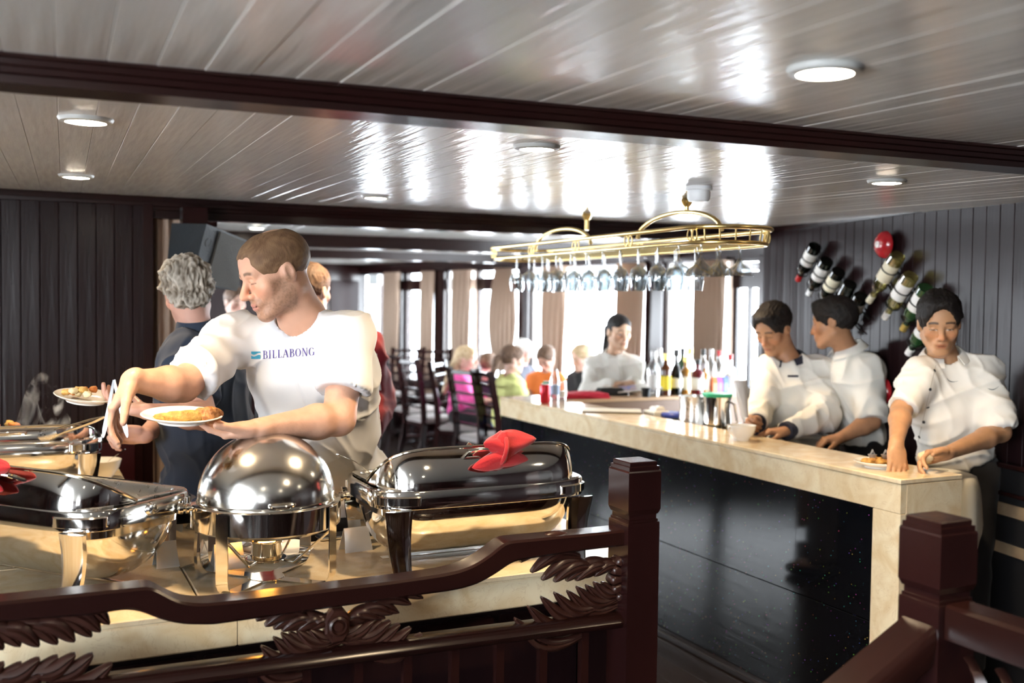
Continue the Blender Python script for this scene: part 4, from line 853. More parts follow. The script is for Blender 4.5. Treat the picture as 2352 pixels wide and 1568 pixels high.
rl = thing('railing', 'dark carved wooden railing with stepped handrail running before the buffet counter', 'railing', (0, RY, 0))
rings = []
for x, a, b in zip(xs, zt2, zb2):
    c = 0.006; rings.append([(x, c, a), (x, 0, a-c), (x, 0.0, b+c), (x, c, b), (x, RT-c, b), (x, RT, b+c), (x, RT, a-c), (x, RT-c, a)])
MB().loft([r[::-1] for r in rings]).build('handrail', WOODX, rl, True, 35)
lr = [atY(x, y, RY) for x, y in ((-260, 1626), (0, 1593), (600, 1517), (1465, 1407))]
xs2 = np.linspace(-0.42, 1.528, 20); z2 = np.interp(xs2, [p[0] for p in lr], [p[2] for p in lr]); z2 = np.polyval(np.polyfit(xs2, z2, 1), xs2)
MB().loft([[(x, 0.02, z+0.0), (x, 0.002, z-0.006), (x, -0.006, z-0.020), (x, 0.0, z-0.034), (x, 0.015, z-0.042), (x, RT-0.015, z-0.042), (x, RT, z-0.034), (x, RT+0.006, z-0.02), (x, RT-0.002, z-0.006), (x, RT-0.02, z)][::-1] for x, z in zip(xs2, z2)]).build('lower_rail', WOODX, rl, True, 50)
bx = [float(atY(px, 1500, RY)[0]) for px in (-60, 180, 400, 640, 880, 985, 1112, 1237, 1355)]
bx = list(np.arange(bx[-1], -0.4, -0.128))
for x in bx: MB().box(x-0.011, x+0.011, 0.025, 0.047, 0.06, float(np.interp(x, xs2, z2))-0.04, 0.002).build('baluster', WOODX, rl)
MB().box(-0.42, 1.525, 0.01, RT-0.01, 0.02, 0.07, 0.004).build('bottom_rail', WOODX, rl)
MB().box(1.497, 1.516, 0.012, 0.06, float(z2[-1])-0.01, float(zb2[-1])+0.01, 0.003).build('carving_frame', CARVE, rl)
# carved leaves: root -> tip in pixels on the railing plane, curved, thick in the middle
def leaf(root, tip, w, bend, y=0.03, th=0.012, name='carved_leaf'):
    a = atY(*root, RY+y); b = atY(*tip, RY+y); a = np.array([a[0], a[2]]); b = np.array([b[0], b[2]]); d = b-a; L = np.linalg.norm(d); n = np.array([-d[1], d[0]])/L; mb = MB(); rings = []
    for k in range(13):
        u = k/12; c = a+d*u+n*bend*L*math.sin(PI*u)*(1-0.3*u); wd = w*(math.sin(PI*min(0.985, 0.16+0.825*u))**0.65)*(0.85+0.3*u); hh = th*(0.4+0.6*math.sin(PI*min(0.97, u*0.95)))
        ring = []
        for q, hz in ((-1, 0.05), (-0.7, 0.75), (-0.25, 1.0), (0.0, 0.55), (0.25, 1.0), (0.7, 0.75), (1, 0.05)):
            p = c+n*q*wd; ring.append((p[0], y-hh*hz, p[1]))
        for q in (1, 0, -1):
            p = c+n*q*wd*0.9; ring.append((p[0], y+th*0.9, p[1]))
        rings.append(ring)
    mb.loft(rings); return mb.build(name, CARVE, rl, True, 50)
# centre ornament: sprays of overlapping lobes either side of a rosette
def spray(tips, rdx, rdy, bend, w=0.019):
    tt = [(*t_, 1.0)[:3] if len(t_) == 2 else t_ for t_ in tips]; ex = []
    for a_, b_ in zip(tt[:-1], tt[1:]): ex += [a_, ((a_[0]+b_[0])/2, (a_[1]+b_[1])/2+(3 if rdy < 0 else -3), (a_[2]+b_[2])/2*0.9)]
    for k, tp in enumerate(ex+[tt[-1]]):
        x, y, f = tp
        leaf((x+rdx*f*1.12, y+rdy*f*1.12), (x, y), w*(0.75+0.25*f), bend, y=0.034-0.004*(k % 2))
spray([(589, 1424, 1.3), (629, 1443), (667, 1446), (701, 1441, 0.7), (728, 1436, 0.5)], 78, -20, -0.20)
spray([(971, 1372, 1.3), (916, 1405), (884, 1418), (854, 1424, 0.7), (830, 1430, 0.5)], -78, 2, 0.20)
spray([(572, 1512, 1.25), (629, 1465), (665, 1452), (699, 1447, 0.8), (725, 1450, 0.5)], 98, 26, 0.22)
spray([(969, 1456, 1.2), (918, 1434), (876, 1425), (840, 1430, 0.7), (822, 1440, 0.5)], -92, 36, -0.22)
c0 = atY(781, 1442, RY)
ro = MB().lathe([(0.0001, -0.016), (0.010, -0.015), (0.012, -0.010), (0.017, -0.010), (0.019, -0.016), (0.024, -0.013), (0.027, -0.003), (0.027, 0.02), (0.0001, 0.02)], (c0[0], 0.022, c0[2]), 28, 'y').build('rosette', CARVE, rl, True)
o_ = MB().loft([[(c0[0]+0.034*math.cos(a)*f, y, c0[2]+0.046*math.sin(a)*f) for a in [2*PI*(j+0.5)/8 for j in range(8)]] for y, f in ((0.046, 0.9), (0.040, 1), (0.022, 1), (0.014, 0.86))]).build('rosette_plate', CARVE, rl, False)
# corner ornament at the newel: half fan of petals with sprays
fc_ = atY(1476, 1327, RY); R1, R2, R3 = 0.018, 0.045, 0.090
for k in range(9):
    a0, a1 = math.radians(92+k*20+1), math.radians(92+(k+1)*20-1)
    for (ra, rb, nm, yo) in ((R1, R2-0.002, 'inner_petal', 0.010), (R2, R3, 'outer_petal', 0.014)):
        pts = [(fc_[0]+math.cos(a)*ra, fc_[2]+math.sin(a)*ra) for a in (a0, (a0+a1)/2, a1)]; q = [(a1+(a0-a1)*t, rb*(0.93+0.07*math.sin(PI*t))) for t in (0, .25, .5, .75, 1)]
        pts += [(fc_[0]+math.cos(a)*r, fc_[2]+math.sin(a)*r) for a, r in q]; cx_ = sum(p[0] for p in pts)/len(pts); cz_ = sum(p[1] for p in pts)/len(pts)
        f = lambda p, sc_: (cx_+(p[0]-cx_)*sc_, cz_+(p[1]-cz_)*sc_)
        MB().loft([[(x, y, z) for x, z in [f(p, sc_) for p in pts]] for y, sc_ in ((0.05, 1), (yo+0.008, 1.0), (yo, 0.80), (yo-0.002, 0.45))]).build(nm, CARVE, rl, True, 50)
MB().lathe([(0.0001, -0.004), (0.012, -0.002), (0.015, 0.006), (0.015, 0.03), (0.0001, 0.03)], (fc_[0], 0.014, fc_[2]), 20, 'y').build('petal_boss', CARVE, rl, True)
spray([(1196, 1289, 1.3), (1246, 1331), (1302, 1333), (1346, 1325, 0.75), (1384, 1312, 0.5)], 96, -30, -0.20, 0.020)
spray([(1184, 1421, 1.3), (1245, 1372), (1305, 1358), (1348, 1345, 0.75), (1384, 1338, 0.5)], 104, 27, 0.24, 0.020)
spray([(252, 1431, 1.1), (211, 1460), (133, 1477), (48, 1482), (-30, 1490)], -92, -38, 0.18, 0.022)
spray([(302, 1552, 1.2), (214, 1503), (133, 1508), (50, 1524), (-30, 1530)], -108, 42, -0.22, 0.022)
# ------------------------------------------------------------------ newel posts
def newel(label, cx_, cy_, ztop, w=0.105):
    t = thing('newel_post', label, 'post', (cx_, cy_, 0)); h = w/2
    def sq(f, z): return [(-h*f, -h*f, z), (h*f, -h*f, z), (h*f, h*f, z), (-h*f, h*f, z)]
    MB().loft([sq(0.97, 0.0), sq(0.97, ztop-0.175), sq(0.96, ztop-0.168), sq(0.90, ztop-0.167), sq(0.90, ztop-0.160), sq(0.84, ztop-0.159), sq(0.84, ztop-0.146)]).build('shaft', WOOD, t)
    MB().loft([sq(0.90, ztop-0.1455), sq(0.93, ztop-0.142), sq(1.0, ztop-0.132), sq(1.0, ztop-0.028), sq(0.97, ztop-0.024)]).build('head', WOOD, t)
    MB().loft([sq(0.93, ztop-0.0238), sq(0.93, ztop-0.013), sq(0.84, ztop-0.0125), sq(0.84, ztop-0.003), sq(0.80, ztop)]).build('cap', WOOD, t)
    return t
n1c = atZ(1473, 1075, 1.168); W_ = 0.105
newel('dark square newel post with stepped cap at the right end of the carved railing', float(n1c[0])+0.0+W_/2, RY-0.02+W_/2, 1.172)
n2 = D(2162, 1240, 1.95); print('newel2', n2)
N2X, N2Y = float(n2[0])+W_/2, float(n2[1])+W_/2
newel('dark square newel post nearest the camera, at the lower right', N2X, N2Y, float(D(2160, 1190, 2.0)[2]))
# stair railings from the second newel
sr = thing('stair_railing', 'dark sloping stair handrail falling to the lower left from the near newel post', 'railing', (N2X, N2Y, 0))
pe = [atY(x, y, N2Y-0.03) for x, y in ((2105, 1425), (1935, 1568))]
d = (pe[1]-pe[0]); d /= np.linalg.norm(d); s0 = np.array([-W_/2+0.0, 0.0, 0]); z0 = float(atX(2105, 1425, N2X-W_/2)[2])
slope = d[2]/d[0]
rings = []
for x in (-W_/2, -1.2):
    zc_ = z0+slope*(x+W_/2); c = 0.007; hw = 0.044
    rings.append([(x, -hw+c, zc_), (x, -hw, zc_-c), (x, -hw-0.004, zc_-0.03), (x, -hw, zc_-0.075), (x, hw, zc_-0.075), (x, hw+0.004, zc_-0.03), (x, hw, zc_-c), (x, hw-c, zc_)])
MB().loft(rings).build('handrail', WOODX, sr, True, 40)
for k in range(7):
    x = -0.18-k*0.128; zz_ = z0+slope*(x+W_/2)-0.07; MB().box(x-0.011, x+0.011, -0.011, 0.011, max(-0.0, zz_-0.62), zz_, 0.002).build('baluster', WOODX, sr)
rings = []
for x in (-W_/2, -1.2):
    zc_ = z0+slope*(x+W_/2)-0.22; rings.append([(x, -0.02, zc_), (x, -0.02, zc_-0.04), (x, 0.02, zc_-0.04), (x, 0.02, zc_)])
MB().loft(rings).build('lower_rail', WOODX, sr)
s2 = thing('landing_railing', 'dark level railing with carved panel running toward the camera at lower right', 'railing', (N2X, N2Y, 0))
zr2 = float(atX(2200, 1425, N2X)[2]); zr2 = 1.06-0.045
MB().loft([[(-0.036, y, zr2-0.007), (-0.029, y, zr2), (0.029, y, zr2), (0.036, y, zr2-0.007), (0.036, y, zr2-0.07), (-0.036, y, zr2-0.07)] for y in (-W_/2, -2.0)]).build('handrail', WOODX, s2, True, 40)
MB().box(-0.02, 0.02, -2.0, -W_/2, zr2-0.26, zr2-0.22, 0.004).build('lower_rail', WOODX, s2)
for k in range(4):
    y0 = -W_/2-0.03-k*0.07; rings = []
    for j in range(9):
        v = j/8; zc_ = zr2-0.10-0.10*v; yc = y0-0.03*math.sin(v*PI); w = 0.018*math.sin(PI*(0.1+0.85*v)); rings.append([(-0.004, yc-w, zc_), (-0.016, yc, zc_), (-0.004, yc+w, zc_), (0.01, yc, zc_)])
    MB().loft(rings).build('carved_leaf', CARVE, s2, True, 60)
for k in range(6): y = -0.2-k*0.13; MB().box(-0.011, 0.011, y-0.011, y+0.011, 0.0, zr2-0.25, 0.002).build('baluster', WOODX, s2)
# ================================================================== implicit-surface modelling for people
def nrm(v): v = np.asarray(v, float); return v/np.linalg.norm(v)
class Sdf:
    def __init__(s): s.p = []
    def cap(s, a, b, ra, rb=None, k=0.02, sub=False, cut=None, flat=None):
        a = np.asarray(a, float); b = np.asarray(b, float); rb = ra if rb is None else rb; m = max(ra, rb)
        if flat is not None: m = m*max(1, flat[1])
        s.p.append(('c', np.minimum(a, b)-m, np.maximum(a, b)+m, k, sub, (a, b, ra, rb, cut, flat))); return s
    def ell(s, c, r, R=None, k=0.02, sub=False):
        c = np.asarray(c, float); r = np.asarray(r, float); R = np.eye(3) if R is None else R
        e = np.sqrt(((R*r)**2).sum(1)); s.p.append(('e', c-e, c+e, k, sub, (c, r, R))); return s
    def half(s, p, n):     # keep the side n points away from: cut everything with (x-p).n > 0
        s.p.append(('h', None, None, 0, True, (np.asarray(p, float), nrm(n)))); return s
    def field(s, h):
        lo = np.min([q[1] for q in s.p if q[1] is not None and not q[4]], 0)-3*h; hi = np.max([q[2] for q in s.p if q[2] is not None and not q[4]], 0)+3*h
        n = np.ceil((hi-lo)/h).astype(int)+1; Fd = np.full(n, 0.5, np.float32)
        ax = [lo[i]+h*np.arange(n[i]) for i in range(3)]
        for kind, a, b, k, sub, q in s.p:
            if kind == 'h':
                p0, nn = q; d = ((ax[0]-p0[0])*nn[0])[:, None, None]+((ax[1]-p0[1])*nn[1])[None, :, None]+((ax[2]-p0[2])*nn[2])[None, None, :]
                np.maximum(Fd, d.astype(np.float32), out=Fd); continue
            m = k+2.5*h; i0 = np.clip(np.floor((a-m-lo)/h).astype(int), 0, n); i1 = np.clip(np.ceil((b+m-lo)/h).astype(int)+1, 0, n)
            if (i1 <= i0).any(): continue
            sl = tuple(slice(i0[j], i1[j]) for j in range(3))
            X = ax[0][sl[0]][:, None, None].astype(np.float32); Y = ax[1][sl[1]][None, :, None].astype(np.float32); Z = ax[2][sl[2]][None, None, :].astype(np.float32)
            if kind == 'e':
                c, r, R = q; x = X-c[0]; y = Y-c[1]; z = Z-c[2]
                u = x*R[0, 0]+y*R[1, 0]+z*R[2, 0]; v = x*R[0, 1]+y*R[1, 1]+z*R[2, 1]; w = x*R[0, 2]+y*R[1, 2]+z*R[2, 2]
                k0 = np.sqrt((u/r[0])**2+(v/r[1])**2+(w/r[2])**2); k1 = np.sqrt((u/r[0]**2)**2+(v/r[1]**2)**2+(w/r[2]**2)**2)+1e-9
                d = k0*(k0-1)/k1
            else:
                a_, b_, ra, rb, cut, flat = q; ba = b_-a_; L2 = max(ba@ba, 1e-9)
                x = X-a_[0]; y = Y-a_[1]; z = Z-a_[2]; t = (x*ba[0]+y*ba[1]+z*ba[2])/L2
                tc = np.clip(t, 0, 1); x = x-tc*ba[0]; y = y-tc*ba[1]; z = z-tc*ba[2]
                if flat is not None:   # flatten along a direction by a factor <1 (or widen)
                    fn, ff = flat; dt = (x*fn[0]+y*fn[1]+z*fn[2]); x = x+dt*fn[0]*(1/ff-1); y = y+dt*fn[1]*(1/ff-1); z = z+dt*fn[2]*(1/ff-1)
                d = np.sqrt(x*x+y*y+z*z)-(ra+(rb-ra)*tc)
                if flat is not None: d = d*min(1, flat[1])
                if cut: 
                    L = math.sqrt(L2)
                    if cut & 1: d = np.maximum(d, -t*L)
                    if cut & 2: d = np.maximum(d, (t-1)*L)
            d = d.astype(np.float32); cur = Fd[sl]
            if sub:
                if k > 1e-6: hh = np.clip(0.5-0.5*(cur+d)/k, 0, 1); Fd[sl] = cur*(1-hh)+(-d)*hh+k*hh*(1-hh)
                else: Fd[sl] = np.maximum(cur, -d)
            else:
                if k > 1e-6: hh = np.clip(0.5+0.5*(cur-d)/k, 0, 1); Fd[sl] = cur*(1-hh)+d*hh-k*hh*(1-hh)
                else: Fd[sl] = np.minimum(cur, d)
        return Fd, lo
    def mesh(s, h):
        Fd, lo = s.field(h); return surfnets(Fd, lo, h)
def surfnets(Fd, lo, h):
    n = np.array(Fd.shape); ins = Fd < 0
    c = [ins[i:n[0]-1+i, j:n[1]-1+j, k:n[2]-1+k] for i in (0, 1) for j in (0, 1) for k in (0, 1)]
    allin = np.logical_and.reduce(c); anyin = np.logical_or.reduce(c); act = anyin & ~allin
    idx = np.argwhere(act); N = len(idx); lut = np.full(act.shape, -1, np.int32); lut[act] = np.arange(N)
    acc = np.zeros((N, 3), np.float64); cnt = np.zeros(N)
    co_ = [np.array(o) for o in ((0, 0, 0), (0, 0, 1), (0, 1, 0), (0, 1, 1), (1, 0, 0), (1, 0, 1), (1, 1, 0), (1, 1, 1))]
    val = [Fd[tuple((idx+o).T)] for o in co_]
    for a in range(8):
        for b in range(a+1, 8):
            if abs(co_[a]-co_[b]).sum() != 1: continue
            va, vb = val[a], val[b]; m = (va < 0) != (vb < 0)
            t = np.where(m, va/(va-vb+1e-20), 0); acc += np.where(m[:, None], co_[a]+(co_[b]-co_[a])*t[:, None], 0); cnt += m
    V = (idx+acc/np.maximum(cnt, 1)[:, None])*h+lo; faces = []
    for axn in range(3):
        u, v = (axn+1) % 3, (axn+2) % 3
        s0 = [slice(None)]*3; s1 = [slice(None)]*3; s0[axn] = slice(0, n[axn]-1); s1[axn] = slice(1, n[axn])
        a = ins[tuple(s0)]; b = ins[tuple(s1)]; e = np.argwhere(a != b)
        ok = (e[:, u] > 0) & (e[:, v] > 0) & (e[:, u] < n[u]-1) & (e[:, v] < n[v]-1); e = e[ok]
        if len(e) == 0: continue
        du = np.zeros(3, int); dv = np.zeros(3, int); du[u] = 1; dv[v] = 1
        q = np.stack([lut[tuple((e-du-dv).T)], lut[tuple((e-dv).T)], lut[tuple(e.T)], lut[tuple((e-du).T)]], 1)
        flip = ~a[tuple(e.T)]; q[flip] = q[flip][:, ::-1]; faces.append(q)
    Q = np.concatenate(faces); Q = Q[(Q >= 0).all(1)]
    return V, Q
def vnormals(V, Q):
    n = np.cross(V[Q[:, 2]]-V[Q[:, 0]], V[Q[:, 3]]-V[Q[:, 1]]); out = np.zeros_like(V)
    for k in range(4): np.add.at(out, Q[:, k], n)
    return out/(np.linalg.norm(out, axis=1)[:, None]+1e-12)
def relax(V, Q, it=2, lam=0.5):
    E = np.concatenate([Q[:, [0, 1]], Q[:, [1, 2]], Q[:, [2, 3]], Q[:, [3, 0]]]); 
    deg = np.bincount(E[:, 0], minlength=len(V))+np.bincount(E[:, 1], minlength=len(V)); deg = np.maximum(deg, 1)
    for _ in range(it):
        acc = np.zeros_like(V)
        for i in range(3): acc[:, i] = np.bincount(E[:, 0], V[E[:, 1], i], len(V))+np.bincount(E[:, 1], V[E[:, 0], i], len(V))
        V = V+lam*(acc/deg[:, None]-V)
    return V
_perm = np.random.default_rng(3).random((64, 64, 64)).astype(np.float32)
def vnoise(P):
    P = np.asarray(P); i = np.floor(P).astype(int); f = P-i; f = f*f*(3-2*f); r = 0
    for dx in (0, 1):
        for dy in (0, 1):
            for dz in (0, 1):
                w = (f[:, 0] if dx else 1-f[:, 0])*(f[:, 1] if dy else 1-f[:, 1])*(f[:, 2] if dz else 1-f[:, 2])
                r = r+w*_perm[(i[:, 0]+dx) % 64, (i[:, 1]+dy) % 64, (i[:, 2]+dz) % 64]
    return r*2-1
def npobj(name, V, Q, m, parent=None, cols=None, loc=None):
    me = bpy.data.meshes.new(name); me.vertices.add(len(V)); me.vertices.foreach_set('co', np.ascontiguousarray(V, np.float32).ravel())
    me.loops.add(Q.size); me.loops.foreach_set('vertex_index', Q.astype(np.int32).ravel()); me.polygons.add(len(Q))
    me.polygons.foreach_set('loop_start', np.arange(0, Q.size, 4, dtype=np.int32)); me.polygons.foreach_set('use_smooth', np.ones(len(Q), bool))
    me.update(calc_edges=True); me.materials.append(m)
    if cols is not None:
        at = me.color_attributes.new('Col', 'FLOAT_COLOR', 'POINT'); at.data.foreach_set('color', np.concatenate([cols, np.ones((len(V), 1))], 1).astype(np.float32).ravel())
    return link(name, me, parent, loc)
def sm(x, a, b): t = np.clip((x-a)/(b-a), 0, 1); return t*t*(3-2*t)
def joinm(ms):
    V = []; Q = []; C = []; o = 0
    for v, q, c in ms: V.append(v); Q.append(q+o); C.append(c); o += len(v)
    return np.concatenate(V), np.concatenate(Q), np.concatenate(C)
# ---- heads ----------------------------------------------------------------
def facing(camyaw, pitch=0, roll=0):
    """camyaw: 0 looks at the camera, + turns toward image right, - toward image left; pitch down +"""
    a = math.radians(camyaw); f = plan((math.sin(a), -math.cos(a))); az = math.atan2(f[1], f[0])-PI/2
    R = Matrix.Rotation(az, 3, 'Z') @ Matrix.Rotation(-math.radians(pitch), 3, 'X') @ Matrix.Rotation(math.radians(roll), 3, 'Y')
    return np.array(R)
def head_sdf(S, c, R, s=1.0, jaw=1.0, female=False, nose=1.0, eyes=0):
    c = np.asarray(c, float); T = lambda x, y, z: c+R@(np.array([x, y, z])*s)
    E = lambda x, y, z, rx, ry, rz, k=0.02, sub=False: S.ell(T(x, y, z), np.array([rx, ry, rz])*s, R, k*s, sub)
    Cp = lambda a, b, ra, rb, k=0.012, sub=False: S.cap(T(*a), T(*b), ra*s, rb*s, k*s, sub)
    E(0, -0.018, 0.038, 0.077, 0.098, 0.082); E(0, 0.035, 0.04, 0.062, 0.055, 0.06, 0.03)
    E(0, 0.022, -0.035, 0.060*jaw, 0.066, 0.072, 0.03)
    for x in (-1, 1):
        Cp((x*0.052*jaw, -0.01, -0.055), (x*0.018, 0.068, -0.098), 0.020, 0.018, 0.03)
        E(x*0.040, 0.058, -0.022, 0.026, 0.024, 0.024, 0.022)
    E(0, 0.072, -0.100, 0.024, 0.020, 0.018, 0.018)
    Cp((-0.040, 0.078, 0.022), (0.040, 0.078, 0.022), 0.0115, 0.0115, 0.018)
    for x in (-1, 1):
        E(x*0.031, 0.100, 0.000, 0.019, 0.017, 0.0135, 0.012, True)
        E(x*0.031, 0.0755, -0.001, 0.0145, 0.0135, 0.0125, 0.003)            # eyeball under its lids
        Cp((x*0.019, 0.0855, 0.006), (x*0.043, 0.0805, 0.005), 0.0028, 0.0025, 0.004)
        Cp((x*0.019, 0.086, -0.010), (x*0.042, 0.081, -0.010), 0.0022, 0.002, 0.005)
    Cp((0, 0.086, 0.012), (0, 0.108*nose if nose < 1 else 0.108+0.06*(nose-1), -0.030), 0.0085, 0.0115, 0.010)
    E(0, 0.106, -0.034, 0.0125, 0.012, 0.010, 0.006)
    for x in (-1, 1):
        E(x*0.0125, 0.094, -0.037, 0.0085, 0.011, 0.0085, 0.006)
        E(x*0.007, 0.101, -0.046, 0.0035, 0.005, 0.004, 0.003, True)
    E(0, 0.082, -0.062, 0.030, 0.018, 0.022, 0.014)
    Cp((-0.017, 0.090, -0.0625), (0.017, 0.090, -0.0625), 0.0050, 0.0050, 0.006); E(0, 0.097, -0.0605, 0.011, 0.006, 0.0045, 0.005)
    Cp((-0.014, 0.091, -0.0735), (0.014, 0.091, -0.0735), 0.0062, 0.0062, 0.006)
    Cp((-0.024, 0.094, -0.0680), (0.024, 0.094, -0.0680), 0.0018, 0.0018, 0.003, True)
    for x in (-1, 1):
        E(x*0.077, -0.012, -0.006, 0.009, 0.018, 0.029, 0.007); E(x*0.072, -0.002, -0.006, 0.010, 0.012, 0.022, 0.008)
        E(x*0.0865, -0.010, -0.002, 0.006, 0.011, 0.018, 0.004, True)
    return T
def head_cols(V, c, R, s, skin, hair, beard=0.0, female=False, lip=(0.45, 0.16, 0.13), brow=1.0, eyeopen=0.0):
    L = ((V-c)@R)/s; x, y, z = L.T; C = np.tile(np.array(skin), (len(V), 1)).astype(float)
    n = vnoise(L*26)*0.5+vnoise(L*60)*0.5; C *= (1+0.10*n)[:, None]
    blush = np.exp(-(((abs(x)-0.040)/0.022)**2+((z+0.028)/0.022)**2))*sm(y, 0.02, 0.05)+np.exp(-((x/0.014)**2+((z+0.03)/0.016)**2))*sm(y, 0.09, 0.1)
    C = C*(1-0.0*blush[:, None])+np.array([0.06, -0.02, -0.02])*blush[:, None]*skin[0]*2
    def mix(C, col, m): m = np.clip(m, 0, 1)[:, None]; return C*(1-m)+np.array(col)*m
    if beard > 0:
        m = sm(-z, 0.030, 0.070)*sm(y, -0.03, 0.02)*(1-sm(-z, 0.108, 0.125)); jl = sm(-z-0.35*(y-0.0)*0, 0.04, 0.08); side = sm(abs(x), 0.045, 0.06)*sm(-z, 0.0, 0.02)*sm(y, -0.02, 0.0)*(1-sm(y, 0.04, 0.06))
        must = np.exp(-((z+0.052)/0.008)**2)*sm(y, 0.07, 0.085)*(abs(x) < 0.034)
        C = mix(C, np.array(hair)*1.2, beard*np.clip(m*0.9+side+must*0.8, 0, 1)*(0.72+0.30*np.clip(vnoise(L*230)+0.35, 0, 1)))
    C = mix(C, lip, np.exp(-((x/0.021)**4+((z+0.068)/0.0105)**4))*sm(y, 0.080, 0.088))
    C = mix(C, np.array(skin)*0.25, 0.8*np.exp(-((x/0.024)**6+((z+0.068)/0.0016)**2))*sm(y, 0.078, 0.084))
    arch = 0.0245+0.004*np.cos((abs(x)-0.03)*60)-0.10*np.clip(abs(x)-0.04, 0, 1)
    C = mix(C, hair, brow*0.92*np.exp(-((z-arch)/(0.0036 if female else 0.0048))**4)*sm(abs(x), 0.010, 0.016)*(1-sm(abs(x), 0.048, 0.054))*sm(y, 0.05, 0.065))
    ez = -0.0045+0.002*np.cos((abs(x)-0.031)*90)
    lash = np.exp(-((z-ez)/0.0016)**2)*(1-sm(abs(abs(x)-0.031), 0.014, 0.017))*sm(y, 0.07, 0.078)
    if eyeopen > 0:
        op = (abs(z-ez-0.0005*0) < eyeopen)*(1-sm(abs(abs(x)-0.031), 0.0115, 0.0135))*sm(y, 0.075, 0.08)
        C = mix(C, (0.62, 0.58, 0.54), op); C = mix(C, (0.02, 0.012, 0.01), op*(abs(abs(x)-0.031) < 0.0055)); lash = np.exp(-((z-ez-eyeopen)/0.0018)**2)*(1-sm(abs(abs(x)-0.031), 0.014, 0.017))*sm(y, 0.07, 0.078)
    C = mix(C, (0.03, 0.015, 0.012), lash*0.9)
    C = mix(C, np.array(skin)*0.3, 0.8*np.exp(-(((abs(x)-0.007)/0.0035)**2+((z+0.0455)/0.003)**2))*sm(y, 0.09, 0.1))
    return np.clip(C, 0, 1)
# ---- hands ----------------------------------------------------------------
def hand_sdf(S, w, d, n, side, s=1.0, curl=(25, 30, 25), spread=0.10, thumb=(35, 25), fc=None, thumb_out=0.055):
    """w wrist point, d direction of the fingers, n palm-facing normal, side unit toward the thumb"""
    d = nrm(d); n = nrm(n-np.dot(n, d)*np.asarray(d)); sd = nrm(np.cross(d, n)); 
    if sd@side < 0: sd = -sd
    w = np.asarray(w, float); T = lambda a, b, c: w+(d*a+sd*b+n*c)*s
    Rm = np.stack([sd, d, n], 1)
    S.ell(T(0.045, 0.002, 0.0), np.array([0.040, 0.052, 0.017])*s, Rm, 0.012*s)
    S.cap(T(-0.01, 0, 0), T(0.03, 0, 0), 0.025*s, 0.024*s, 0.015*s, flat=(n, 0.72))
    S.ell(T(0.03, 0.022, 0.010), np.array([0.016, 0.030, 0.015])*s, Rm, 0.01*s)
    tips = []
    for i, (bx, L, r) in enumerate(((0.030, 0.080, 0.0092), (0.010, 0.088, 0.0095), (-0.010, 0.082, 0.0090), (-0.029, 0.064, 0.0080))):
        cc = curl if fc is None else fc[i]; a = T(0.084-0.25*abs(bx-0.008), bx, -0.002); dd = nrm(d+sd*bx*spread*22); ang = 0; axis = np.cross(dd, n)
        S.cap(T(0.03, bx*0.8, -0.003), a, 0.011*s, r*1.12*s, 0.008*s)
        S.ell(a-n*0.003*s, np.array([1, 1, 1])*r*1.15*s, None, 0.004*s)
        for k, (fr, rr) in enumerate(((0.46, 1.0), (0.30, 0.93), (0.24, 0.84))):
            ang += math.radians(cc[k]); v = dd*math.cos(ang)+n*math.sin(ang); b = a+v*L*fr*1.12*s
            S.cap(a, b, r*rr*1.05*s, r*rr*0.92*s, 0.003*s); a = b
        tips.append(a)
    a = T(0.018, 0.026, 0.006); t1 = math.radians(thumb[0]); v = nrm(d*math.cos(t1)+sd*math.sin(t1)+n*0.35); b = a+v*0.040*s; S.cap(a, b, 0.0155*s, 0.0118*s, 0.012*s)
    t2 = math.radians(thumb[1]); v2 = nrm(v*math.cos(t2)+(d*0.8-sd*0.2+n*0.4)*math.sin(t2)); c = b+v2*0.032*s; S.cap(b, c, 0.0115*s, 0.0102*s, 0.004*s); e = c+v2*0.022*s; S.cap(c, e, 0.0102*s, 0.0082*s, 0.003*s)
    return T, tips, e
SKINM = mat('skin', (0.6, 0.4, 0.3), 0.48, vcol=True, bump=(220, 0.12))
try:
    _b = SKINM.node_tree.nodes['Principled BSDF']; _b.inputs['Subsurface Weight'].default_value = 0.06; _b.inputs['Subsurface Radius'].default_value = (0.02, 0.008, 0.004)
except Exception: pass
HAIRM = mat('hair', (0.1, 0.08, 0.06), 0.6, spec=0.3, vcol=True, bump=(90, 0.22), stretch=(4, 4, 1))
def cloth_mat(name, col, bump=(5, 0.5, 0.05), rough=0.85, sheen=0.1): return mat(name, col, rough, bump=bump, sheen=sheen, stretch=(1.6, 1.6, 0.8))
